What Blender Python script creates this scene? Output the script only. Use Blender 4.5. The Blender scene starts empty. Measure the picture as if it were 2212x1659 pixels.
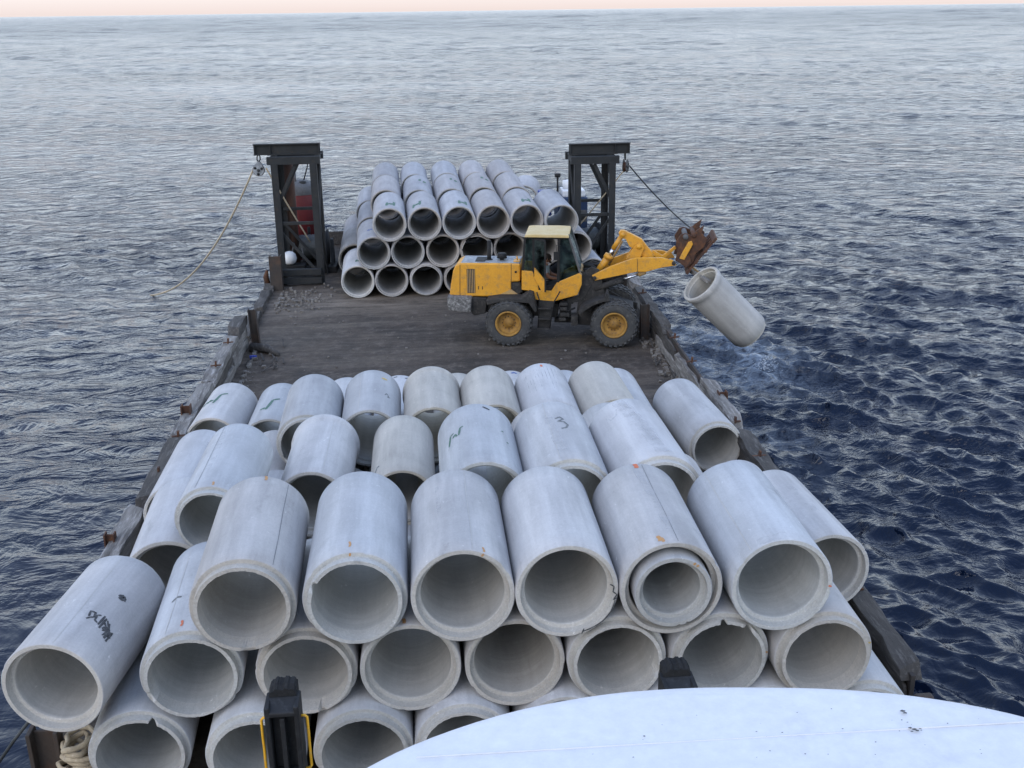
import bpy, bmesh, math, random
import numpy as np
from mathutils import Vector, Matrix
R_ = math.radians
scn = bpy.context.scene
COL = scn.collection

# ------------------------------------------------------------------ camera
H = 8.4
PSI, RHO, PIT = R_(4.83), R_(0.777), math.atan(808/2300)
fw = Vector((math.sin(PSI)*math.cos(PIT), math.cos(PSI)*math.cos(PIT), -math.sin(PIT)))
rt0 = Vector((math.cos(PSI), -math.sin(PSI), 0))
up0 = rt0.cross(fw)
rt = math.cos(RHO)*rt0 - math.sin(RHO)*up0
up = math.sin(RHO)*rt0 + math.cos(RHO)*up0
cam_d = bpy.data.cameras.new('camera')
cam = bpy.data.objects.new('camera', cam_d); COL.objects.link(cam)
m = Matrix((rt, up, -fw)).transposed().to_4x4(); m.translation = (0, 0, H)
cam.matrix_world = m
cam_d.sensor_width = 36.0; cam_d.lens = 36*2300/2212
cam_d.clip_start = 0.05; cam_d.clip_end = 60000
scn.camera = cam

# ------------------------------------------------------------------ sky, sun, exposure
SUN_EL, SUN_AZ = R_(38), R_(215)          # soft glow behind the photographer, after sunset light
world = bpy.data.worlds.new('World'); scn.world = world; world.use_nodes = True
wn = world.node_tree; wn.nodes.clear()
wo = wn.nodes.new('ShaderNodeOutputWorld'); bg = wn.nodes.new('ShaderNodeBackground')
sky = wn.nodes.new('ShaderNodeTexSky'); sky.sky_type = 'NISHITA'; sky.sun_disc = False
sky.sun_elevation = R_(3.0); sky.sun_rotation = SUN_AZ
sky.air_density = 1.0; sky.dust_density = 1.5; sky.ozone_density = 2.0
tc = wn.nodes.new('ShaderNodeTexCoord'); sp = wn.nodes.new('ShaderNodeSeparateXYZ')
ramp = wn.nodes.new('ShaderNodeValToRGB')
cr = ramp.color_ramp
stops = [(0.0, (0.45, 0.385, 0.37)), (0.02, (0.52, 0.48, 0.475)), (0.045, (0.68, 0.74, 0.81)), (0.12, (0.84, 0.93, 1.02)), (0.26, (0.76, 0.88, 1.03)), (0.48, (0.39, 0.50, 0.73)), (1.0, (0.20, 0.295, 0.54))]
while len(cr.elements) < len(stops): cr.elements.new(0.5)
for e, (p, c) in zip(cr.elements, stops): e.position = p; e.color = (*c, 1)
wn.links.new(tc.outputs['Generated'], sp.inputs[0]); wn.links.new(sp.outputs['Z'], ramp.inputs[0])
mixn = wn.nodes.new('ShaderNodeMix'); mixn.data_type = 'RGBA'; mixn.blend_type = 'ADD'; mixn.inputs[0].default_value = 1.0
scl = wn.nodes.new('ShaderNodeMix'); scl.data_type = 'RGBA'; scl.blend_type = 'MULTIPLY'; scl.inputs[0].default_value = 1.0
scl.inputs[7].default_value = (0.025, 0.025, 0.025, 1)
wn.links.new(sky.outputs[0], scl.inputs[6]); wn.links.new(ramp.outputs[0], mixn.inputs[6]); wn.links.new(scl.outputs[2], mixn.inputs[7])
wn.links.new(mixn.outputs[2], bg.inputs[0]); bg.inputs[1].default_value = 1.0
wn.links.new(bg.outputs[0], wo.inputs[0])
sd = bpy.data.lights.new('sun', 'SUN'); sd.energy = 0.5; sd.angle = R_(35); sd.color = (1.0, 0.95, 0.93)
sun = bpy.data.objects.new('sun', sd); COL.objects.link(sun)
sv = Vector((math.sin(SUN_AZ)*math.cos(SUN_EL), math.cos(SUN_AZ)*math.cos(SUN_EL), math.sin(SUN_EL)))
sun.rotation_euler = sv.to_track_quat('Z', 'Y').to_euler()
scn.view_settings.view_transform = 'Standard'; scn.view_settings.look = 'None'
scn.view_settings.exposure = 0.98; scn.view_settings.gamma = 1.0; scn.view_settings.use_curve_mapping = False
scn.cycles.max_bounces = 6

# ------------------------------------------------------------------ materials
def new_mat(name):
    m = bpy.data.materials.new(name); m.use_nodes = True
    nt = m.node_tree; b = nt.nodes['Principled BSDF']
    return m, nt, b
def N(nt, t, **kw):
    n = nt.nodes.new(t)
    for k, v in kw.items(): setattr(n, k, v)
    return n
def mixc(nt, fac, a, b, mode='MIX'):
    n = N(nt, 'ShaderNodeMix', data_type='RGBA', blend_type=mode)
    for i, v in ((0, fac), (6, a), (7, b)):
        if hasattr(v, 'is_linked') or isinstance(v, bpy.types.NodeSocket): nt.links.new(v, n.inputs[i])
        elif i == 0: n.inputs[0].default_value = v
        else: n.inputs[i].default_value = (*v, 1)
    return n.outputs[2]
def coords(nt, scale=(1, 1, 1), rnd=True, world_space=False):
    if world_space:
        src = N(nt, 'ShaderNodeNewGeometry').outputs['Position']
    else:
        src = N(nt, 'ShaderNodeTexCoord').outputs['Object']
    if rnd:
        oi = N(nt, 'ShaderNodeObjectInfo')
        mu = N(nt, 'ShaderNodeMath', operation='MULTIPLY'); mu.inputs[1].default_value = 57.0
        nt.links.new(oi.outputs['Random'], mu.inputs[0])
        ad = N(nt, 'ShaderNodeVectorMath', operation='ADD')
        nt.links.new(src, ad.inputs[0]); nt.links.new(mu.outputs[0], ad.inputs[1]); src = ad.outputs[0]
    mp = N(nt, 'ShaderNodeMapping'); mp.inputs['Scale'].default_value = scale
    nt.links.new(src, mp.inputs['Vector'])
    return mp.outputs[0]
def noise(nt, vec, scale, detail=5, rough=0.6, lo=0.4, hi=0.6, dist=0.0):
    n = N(nt, 'ShaderNodeTexNoise'); n.inputs['Scale'].default_value = scale; n.inputs['Detail'].default_value = detail
    n.inputs['Roughness'].default_value = rough; n.inputs['Distortion'].default_value = dist
    nt.links.new(vec, n.inputs['Vector'])
    r = N(nt, 'ShaderNodeMapRange'); r.inputs[1].default_value = lo; r.inputs[2].default_value = hi
    nt.links.new(n.outputs['Fac'], r.inputs[0])
    return r.outputs[0]
def bump(nt, b, h, strength=0.3, dist=0.01):
    bn = N(nt, 'ShaderNodeBump'); bn.inputs['Strength'].default_value = strength; bn.inputs['Distance'].default_value = dist
    nt.links.new(h, bn.inputs['Height']); nt.links.new(bn.outputs[0], b.inputs['Normal'])
def grunge(name, c1, c2, c3=None, scale=3.0, rough=0.8, metal=0.0, amt=0.4, bmp=0.2, stretch=(1, 1, 1), r2=None, ws=False):
    """two-tone weathered surface with stains of a third colour"""
    m, nt, b = new_mat(name)
    v = coords(nt, stretch, world_space=ws, rnd=not ws)
    f1 = noise(nt, v, scale, 7, 0.65, 0.35, 0.65)
    col = mixc(nt, f1, c1, c2)
    if c3:
        f2 = noise(nt, v, scale*2.3, 8, 0.7, 0.62-0.25*amt, 0.72)
        col = mixc(nt, f2, col, c3)
    fine = noise(nt, v, scale*14, 4, 0.7, 0.3, 0.7)
    col = mixc(nt, 0.25, col, mixc(nt, fine, (0.25, 0.25, 0.25), (0.75, 0.75, 0.75)), 'OVERLAY')
    nt.links.new(col, b.inputs['Base Color'])
    b.inputs['Roughness'].default_value = rough; b.inputs['Metallic'].default_value = metal
    if r2 is not None:
        rr = N(nt, 'ShaderNodeMapRange'); rr.inputs[3].default_value = rough; rr.inputs[4].default_value = r2
        nt.links.new(f1, rr.inputs[0]); nt.links.new(rr.outputs[0], b.inputs['Roughness'])
    if bmp: bump(nt, b, fine, bmp, 0.01)
    return m

def concrete_mat(name, base, dark, light, rim=False, inner=False):
    m, nt, b = new_mat(name)
    oi = N(nt, 'ShaderNodeObjectInfo')
    v = coords(nt)
    vl = coords(nt, (1.6, 0.16, 1.6)); vr = coords(nt, (0.12, 5.0, 0.12))
    big = noise(nt, v, 1.3, 5, 0.6, 0.3, 0.7)
    streak = noise(nt, vl, 2.6, 6, 0.65, 0.42, 0.75)
    rings = noise(nt, vr, 2.2, 4, 0.6, 0.35, 0.7)
    col = mixc(nt, big, base, tuple(x*0.77 for x in base))
    k = N(nt, 'ShaderNodeMath', operation='MULTIPLY'); k.inputs[1].default_value = 0.7 if not rim else 0.3
    nt.links.new(streak, k.inputs[0]); col = mixc(nt, k.outputs[0], col, light)
    k2 = N(nt, 'ShaderNodeMath', operation='MULTIPLY'); k2.inputs[1].default_value = 0.4 if inner else 0.07
    nt.links.new(rings, k2.inputs[0]); col = mixc(nt, k2.outputs[0], col, dark)
    stain = noise(nt, coords(nt, (1, 0.5, 1)), 3.2, 8, 0.72, 0.60, 0.74)
    k3 = N(nt, 'ShaderNodeMath', operation='MULTIPLY'); k3.inputs[1].default_value = 0.62
    nt.links.new(stain, k3.inputs[0]); col = mixc(nt, k3.outputs[0], col, dark)
    scuff = noise(nt, coords(nt, (2.0, 1.2, 2.0)), 4.5, 9, 0.75, 0.63, 0.70)
    k4 = N(nt, 'ShaderNodeMath', operation='MULTIPLY'); k4.inputs[1].default_value = 0.75
    nt.links.new(scuff, k4.inputs[0]); col = mixc(nt, k4.outputs[0], col, tuple(min(1, x*1.25) for x in light))
    # each casting has its own tone, some warmer, some whiter
    col = mixc(nt, 1.0, col, oi.outputs['Color'], 'MULTIPLY')
    fine = noise(nt, v, 38, 6, 0.75, 0.25, 0.75)
    pits = noise(nt, v, 70, 3, 0.6, 0.66, 0.74)
    col = mixc(nt, 0.35 if rim else 0.18, col, mixc(nt, fine, (0.22,)*3, (0.78,)*3), 'OVERLAY')
    k5 = N(nt, 'ShaderNodeMath', operation='MULTIPLY'); k5.inputs[1].default_value = 0.5
    nt.links.new(pits, k5.inputs[0]); col = mixc(nt, k5.outputs[0], col, dark)
    nt.links.new(col, b.inputs['Base Color']); b.inputs['Roughness'].default_value = 0.85
    b.inputs['Specular IOR Level'].default_value = 0.3
    h = N(nt, 'ShaderNodeMath', operation='ADD'); nt.links.new(fine, h.inputs[0])
    if inner: 
        w = noise(nt, coords(nt, (0.05, 1, 0.05)), 9.0, 2, 0.5, 0.3, 0.7); k6 = N(nt, 'ShaderNodeMath', operation='MULTIPLY'); k6.inputs[1].default_value = 1.5
        nt.links.new(w, k6.inputs[0]); nt.links.new(k6.outputs[0], h.inputs[1])
    else: nt.links.new(stain, h.inputs[1])
    bump(nt, b, h.outputs[0], 0.55 if rim else 0.25, 0.008)
    return m

M = {}
M['conc'] = concrete_mat('concrete_outside', (0.455, 0.45, 0.445), (0.26, 0.255, 0.245), (0.60, 0.595, 0.585))
M['rim'] = concrete_mat('concrete_rim', (0.52, 0.50, 0.455), (0.27, 0.255, 0.23), (0.64, 0.62, 0.575), rim=True)
M['inner'] = concrete_mat('concrete_inside', (0.46, 0.45, 0.42), (0.29, 0.285, 0.265), (0.53, 0.52, 0.49), inner=True)
M['steel'] = grunge('dark_painted_steel', (0.010, 0.0115, 0.012), (0.018, 0.0195, 0.020), (0.034, 0.026, 0.018), 3, 0.75, 0, 0.3)
M['black'] = grunge('black_greasy_steel', (0.005, 0.005, 0.005), (0.010, 0.010, 0.010), (0.03, 0.024, 0.02), 4, 0.75, 0, 0.3)
M['rust'] = grunge('rusty_steel', (0.085, 0.035, 0.018), (0.05, 0.028, 0.020), (0.17, 0.07, 0.025), 4, 0.85, 0, 0.5, 0.4)
M['spud'] = grunge('rust_brown_pipe', (0.07, 0.028, 0.014), (0.045, 0.022, 0.014), (0.03, 0.02, 0.015), 2, 0.8, 0, 0.4, 0.2, (1, 1, 0.3))
M['timber'] = grunge('weathered_timber', (0.27, 0.25, 0.225), (0.10, 0.09, 0.08), (0.44, 0.415, 0.385), 2.2, 0.9, 0, 0.5, 0.8, (3.2, 0.35, 3.2))
M['timber_dk'] = grunge('dark_wet_timber', (0.085, 0.075, 0.065), (0.04, 0.036, 0.032), (0.18, 0.165, 0.15), 2.2, 0.85, 0, 0.4, 0.8, (3.2, 0.35, 3.2))
M['hull'] = grunge('barge_hull_steel', (0.03, 0.028, 0.027), (0.055, 0.04, 0.03), (0.09, 0.045, 0.025), 1.0, 0.8, 0, 0.4, 0.3)
M['yellow'] = grunge('loader_yellow_paint', (0.68, 0.32, 0.022), (0.60, 0.275, 0.02), (0.34, 0.19, 0.06), 2.8, 0.5, 0, 0.5, 0.05)
M['cream'] = grunge('faded_cream_roof', (0.54, 0.39, 0.16), (0.58, 0.45, 0.23), (0.42, 0.28, 0.10), 3.0, 0.6, 0, 0.2, 0.05)
M['grime'] = grunge('grimy_dark_chassis', (0.018, 0.017, 0.016), (0.036, 0.033, 0.030), (0.085, 0.076, 0.066), 4, 0.85, 0, 0.35, 0.3)
M['tyre'] = grunge('dusty_tyre_rubber', (0.042, 0.042, 0.042), (0.065, 0.063, 0.06), (0.14, 0.13, 0.115), 4, 0.9, 0, 0.3, 0.3)
M['wheelrim'] = grunge('dirty_yellow_rim', (0.40, 0.21, 0.035), (0.27, 0.14, 0.03), (0.12, 0.07, 0.03), 5, 0.7, 0, 0.5, 0.2)
M['counter'] = grunge('scraped_counterweight', (0.07, 0.068, 0.064), (0.13, 0.125, 0.12), (0.42, 0.41, 0.39), 6, 0.8, 0, 0.6, 0.2)
M['hoodtop'] = grunge('worn_grey_hood_top', (0.30, 0.32, 0.33), (0.16, 0.17, 0.18), (0.48, 0.50, 0.50), 4, 0.6, 0, 0.5, 0.1)
M['dirtyellow'] = grunge('mud_stained_yellow', (0.42, 0.27, 0.11), (0.34, 0.22, 0.11), (0.50, 0.28, 0.05), 3, 0.8, 0, 0.4, 0.1)
M['redtank'] = grunge('faded_red_tank', (0.13, 0.010, 0.011), (0.10, 0.009, 0.010), (0.06, 0.010, 0.010), 2, 0.6, 0, 0.3, 0.05)
M['greytop'] = grunge('dull_grey_metal', (0.11, 0.11, 0.11), (0.07, 0.07, 0.07), (0.05, 0.04, 0.035), 3, 0.7, 0, 0.4, 0.1)
M['blue'] = grunge('dark_blue_housing', (0.018, 0.045, 0.11), (0.012, 0.03, 0.08), (0.03, 0.03, 0.035), 3, 0.6, 0, 0.3, 0.1)
M['white'] = grunge('white_plastic', (0.74, 0.75, 0.75), (0.66, 0.67, 0.68), (0.5, 0.5, 0.5), 3, 0.5, 0, 0.15, 0.05)
M['roofwhite'] = grunge('white_deck_paint', (0.68, 0.685, 0.695), (0.655, 0.66, 0.67), (0.60, 0.605, 0.62), 1.8, 0.5, 0, 0.2, 0.05)
M['chrome'] = grunge('bright_piston_rod', (0.75, 0.76, 0.78), (0.62, 0.63, 0.65), None, 6, 0.18, 1.0, 0, 0)
M['rope'] = grunge('weathered_hemp_rope', (0.56, 0.46, 0.31), (0.44, 0.36, 0.25), (0.62, 0.54, 0.41), 9, 0.95, 0, 0.3, 0.6)
M['wire'] = grunge('dark_wire_rope', (0.05, 0.055, 0.055), (0.08, 0.085, 0.085), None, 12, 0.6, 0.4, 0, 0.3)
M['rubber'] = grunge('black_fender_rubber', (0.008, 0.008, 0.008), (0.016, 0.016, 0.016), (0.03, 0.03, 0.03), 12, 0.85, 0, 0.3, 0.6)
M['kneeblack'] = grunge('scuffed_black_paint', (0.008, 0.008, 0.0085), (0.015, 0.0155, 0.016), (0.04, 0.042, 0.044), 5, 0.65, 0, 0.35, 0.15)
M['handrail'] = grunge('yellow_handrail_paint', (0.85, 0.46, 0.03), (0.78, 0.40, 0.03), (0.55, 0.38, 0.18), 8, 0.45, 0, 0.15, 0.05)
M['skin'] = grunge('sunburnt_skin', (0.38, 0.17, 0.10), (0.33, 0.14, 0.08), None, 6, 0.6, 0, 0, 0)
M['shirt'] = grunge('grey_tee_shirt', (0.48, 0.48, 0.48), (0.38, 0.38, 0.39), None, 6, 0.9, 0, 0, 0.1)
M['trousers'] = grunge('dark_work_trousers', (0.03, 0.03, 0.035), (0.05, 0.05, 0.05), None, 6, 0.9, 0, 0, 0.1)
M['hair'] = grunge('brown_hair', (0.03, 0.016, 0.01), (0.05, 0.025, 0.015), None, 20, 0.8, 0, 0, 0.2)
M['seat'] = grunge('black_vinyl_seat', (0.012, 0.012, 0.012), (0.02, 0.02, 0.02), None, 6, 0.6, 0, 0, 0.1)
M['stone'] = grunge('broken_concrete_rubble', (0.22, 0.20, 0.17), (0.12, 0.10, 0.085), (0.34, 0.32, 0.29), 8, 0.95, 0, 0.4, 0.4)
M['scrapblue'] = grunge('blue_plastic_scrap', (0.02, 0.05, 0.35), (0.02, 0.04, 0.25), None, 8, 0.5, 0, 0, 0)
def flat(name, c, r=0.8):
    m, nt, b = new_mat(name); v = coords(nt); f = noise(nt, v, 25, 5, 0.7, 0.3, 0.65)
    nt.links.new(mixc(nt, f, c, tuple(x*0.7+0.1 for x in c)), b.inputs['Base Color']); b.inputs['Roughness'].default_value = r
    return m
M['pgreen'] = flat('green_marker_paint', (0.03, 0.12, 0.07)); M['pblack'] = flat('black_marker_paint', (0.015, 0.016, 0.018))
M['pgrey'] = flat('faded_grey_marker', (0.12, 0.13, 0.13)); M['pblue'] = flat('blue_marker_paint', (0.04, 0.09, 0.30))
M['porange'] = flat('orange_rust_dab', (0.50, 0.24, 0.06)); M['pred'] = flat('red_orange_dab', (0.62, 0.13, 0.03)); M['pwhite'] = flat('white_plaster_smear', (0.60, 0.60, 0.60)); M['spray'] = flat('spray', (0.7, 0.75, 0.8))
_m = M['pwhite']; _nt = _m.node_tree; _b = _nt.nodes['Principled BSDF']
_k = N(_nt, 'ShaderNodeMath', operation='MULTIPLY'); _k.inputs[1].default_value = 0.55
_nt.links.new(noise(_nt, coords(_nt), 3.5, 4, 0.55, 0.42, 0.72), _k.inputs[0]); _nt.links.new(_k.outputs[0], _b.inputs['Alpha'])
M['pyellow'] = flat('yellow_paint_dab', (0.55, 0.38, 0.08))
# cab glass
gm, nt, b = new_mat('tinted_cab_glass'); nt.nodes.remove(b)
o = nt.nodes['Material Output']; tr = N(nt, 'ShaderNodeBsdfTransparent'); tr.inputs[0].default_value = (0.34, 0.46, 0.43, 1)
gl = N(nt, 'ShaderNodeBsdfGlossy'); gl.inputs['Roughness'].default_value = 0.06; gl.inputs[0].default_value = (0.8, 0.9, 0.88, 1)
df = N(nt, 'ShaderNodeBsdfDiffuse'); df.inputs[0].default_value = (0.16, 0.22, 0.20, 1)
fr = N(nt, 'ShaderNodeFresnel'); fr.inputs[0].default_value = 1.5
mx = N(nt, 'ShaderNodeMixShader'); mx2 = N(nt, 'ShaderNodeMixShader')
smear = noise(nt, coords(nt), 4, 6, 0.7, 0.45, 0.8)
kk = N(nt, 'ShaderNodeMath', operation='MULTIPLY'); kk.inputs[1].default_value = 0.3; nt.links.new(smear, kk.inputs[0])
nt.links.new(kk.outputs[0], mx2.inputs[0]); nt.links.new(tr.outputs[0], mx2.inputs[1]); nt.links.new(df.outputs[0], mx2.inputs[2])
nt.links.new(fr.outputs[0], mx.inputs[0]); nt.links.new(mx2.outputs[0], mx.inputs[1]); nt.links.new(gl.outputs[0], mx.inputs[2]); nt.links.new(mx.outputs[0], o.inputs[0])
M['glass'] = gm
# deck: dirty, tracked across by the loader
dm, nt, b = new_mat('dirty_barge_deck')
vx = coords(nt, (0.38, 1.7, 1), rnd=False, world_space=True); vn = coords(nt, (1, 1, 1), rnd=False, world_space=True)
f1 = noise(nt, vx, 1.0, 8, 0.68, 0.35, 0.68); f2 = noise(nt, vn, 0.55, 6, 0.6, 0.42, 0.62); f3 = noise(nt, vn, 5, 8, 0.7, 0.3, 0.7)
col = mixc(nt, f1, (0.050, 0.036, 0.025), (0.084, 0.063, 0.045)); col = mixc(nt, f2, col, (0.036, 0.028, 0.021))
dust = noise(nt, coords(nt, (0.12, 1.1, 1), rnd=False, world_space=True), 1.3, 8, 0.7, 0.47, 0.72)
col = mixc(nt, dust, col, (0.135, 0.108, 0.080))
crumb = noise(nt, vn, 2.3, 9, 0.78, 0.50, 0.66); col = mixc(nt, crumb, col, (0.125, 0.10, 0.078))
col = mixc(nt, 0.55, col, mixc(nt, f3, (0.2,)*3, (0.8,)*3), 'OVERLAY')
gp = N(nt, 'ShaderNodeVectorMath', operation='DISTANCE'); sc_ = N(nt, 'ShaderNodeMapping'); sc_.inputs['Scale'].default_value = (0.28, 1, 0); nt.links.new(N(nt, 'ShaderNodeNewGeometry').outputs['Position'], sc_.inputs[0])
gp.inputs[1].default_value = (-0.55, 31.9, 0); nt.links.new(sc_.outputs[0], gp.inputs[0])
gr_ = N(nt, 'ShaderNodeMapRange'); gr_.inputs[1].default_value = 2.1; gr_.inputs[2].default_value = 0.3; nt.links.new(gp.outputs['Value'], gr_.inputs[0])
gm_ = N(nt, 'ShaderNodeMath', operation='MULTIPLY'); nt.links.new(gr_.outputs[0], gm_.inputs[0]); nt.links.new(noise(nt, vx, 1.7, 8, 0.7, 0.38, 0.62), gm_.inputs[1])
col = mixc(nt, gm_.outputs[0], col, (0.23, 0.185, 0.14))      # spilled dry dirt at the foot of the far stack
chip_ = noise(nt, vn, 17, 4, 0.7, 0.70, 0.76); col = mixc(nt, chip_, col, (0.26, 0.25, 0.23))
nt.links.new(col, b.inputs['Base Color']); b.inputs['Roughness'].default_value = 0.85
hh = N(nt, 'ShaderNodeMath', operation='ADD'); nt.links.new(f3, hh.inputs[0]); nt.links.new(f1, hh.inputs[1]); bump(nt, b, hh.outputs[0], 0.6, 0.03)
M['deck'] = dm
# sea
sm, nt, b = new_mat('sea_water')
b.inputs['Base Color'].default_value = (0.002, 0.007, 0.021, 1); b.inputs['Roughness'].default_value = 0.03; b.inputs['IOR'].default_value = 1.333
vw = coords(nt, (1, 1, 1), rnd=False, world_space=True)
mpw = N(nt, 'ShaderNodeMapping'); mpw.inputs['Rotation'].default_value = (0, 0, R_(40)); mpw.inputs['Scale'].default_value = (1.5, 0.9, 1); nt.links.new(vw, mpw.inputs[0])
w1 = noise(nt, mpw.outputs[0], 4.5, 3, 0.5, 0.0, 1.0, 0.0)
at = N(nt, 'ShaderNodeAttribute'); at.attribute_name = 'foam'
ca = N(nt, 'ShaderNodeAttribute'); ca.attribute_name = 'calm'
bn = N(nt, 'ShaderNodeBump'); bn.inputs['Distance'].default_value = 0.07
kz = N(nt, 'ShaderNodeMapRange'); kz.inputs[3].default_value = 0.35; kz.inputs[4].default_value = 0.15
nt.links.new(ca.outputs['Fac'], kz.inputs[0]); nt.links.new(kz.outputs[0], bn.inputs['Strength'])
nt.links.new(w1, bn.inputs['Height'])
# waves too small for the coarser far mesh
lo_ = N(nt, 'ShaderNodeAttribute'); lo_.attribute_name = 'unresolved'
mpf = N(nt, 'ShaderNodeMapping'); mpf.inputs['Rotation'].default_value = (0, 0, R_(48)); mpf.inputs['Scale'].default_value = (0.75, 1.3, 1); nt.links.new(vw, mpf.inputs[0])
w2 = noise(nt, mpf.outputs[0], 0.75, 5, 0.55, 0.0, 1.0, 0.6)
bf = N(nt, 'ShaderNodeBump'); bf.inputs['Distance'].default_value = 1.0
cat_ = noise(nt, coords(nt, (0.35, 1.0, 1), rnd=False, world_space=True), 0.035, 9, 0.68, 0.33, 0.67)
cm_ = N(nt, 'ShaderNodeMapRange'); cm_.inputs[3].default_value = 0.35; cm_.inputs[4].default_value = 1.25; nt.links.new(cat_, cm_.inputs[0])
cs_ = N(nt, 'ShaderNodeMath', operation='MULTIPLY'); nt.links.new(cm_.outputs[0], cs_.inputs[0]); nt.links.new(lo_.outputs['Fac'], cs_.inputs[1])
nt.links.new(cs_.outputs[0], bf.inputs['Strength']); nt.links.new(w2, bf.inputs['Height']); nt.links.new(bn.outputs[0], bf.inputs['Normal'])
nt.links.new(bf.outputs[0], b.inputs['Normal'])
fo = noise(nt, coords(nt, (1, 1, 1), rnd=False, world_space=True), 2.6, 8, 0.72, 0.36, 0.64, 1.2)
fm = N(nt, 'ShaderNodeMath', operation='MULTIPLY'); nt.links.new(fo, fm.inputs[0]); nt.links.new(at.outputs['Fac'], fm.inputs[1])
nt.links.new(mixc(nt, fm.outputs[0], (0.002, 0.007, 0.021), (0.42, 0.50, 0.58)), b.inputs['Base Color'])
rr = N(nt, 'ShaderNodeMapRange'); rr.inputs[3].default_value = 0.03; rr.inputs[4].default_value = 0.6
nt.links.new(fm.outputs[0], rr.inputs[0])
ra = N(nt, 'ShaderNodeMath', operation='MULTIPLY_ADD'); ra.inputs[1].default_value = 0.10; nt.links.new(lo_.outputs['Fac'], ra.inputs[0]); nt.links.new(rr.outputs[0], ra.inputs[2])
nt.links.new(ra.outputs[0], b.inputs['Roughness'])
M['sea'] = sm

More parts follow.
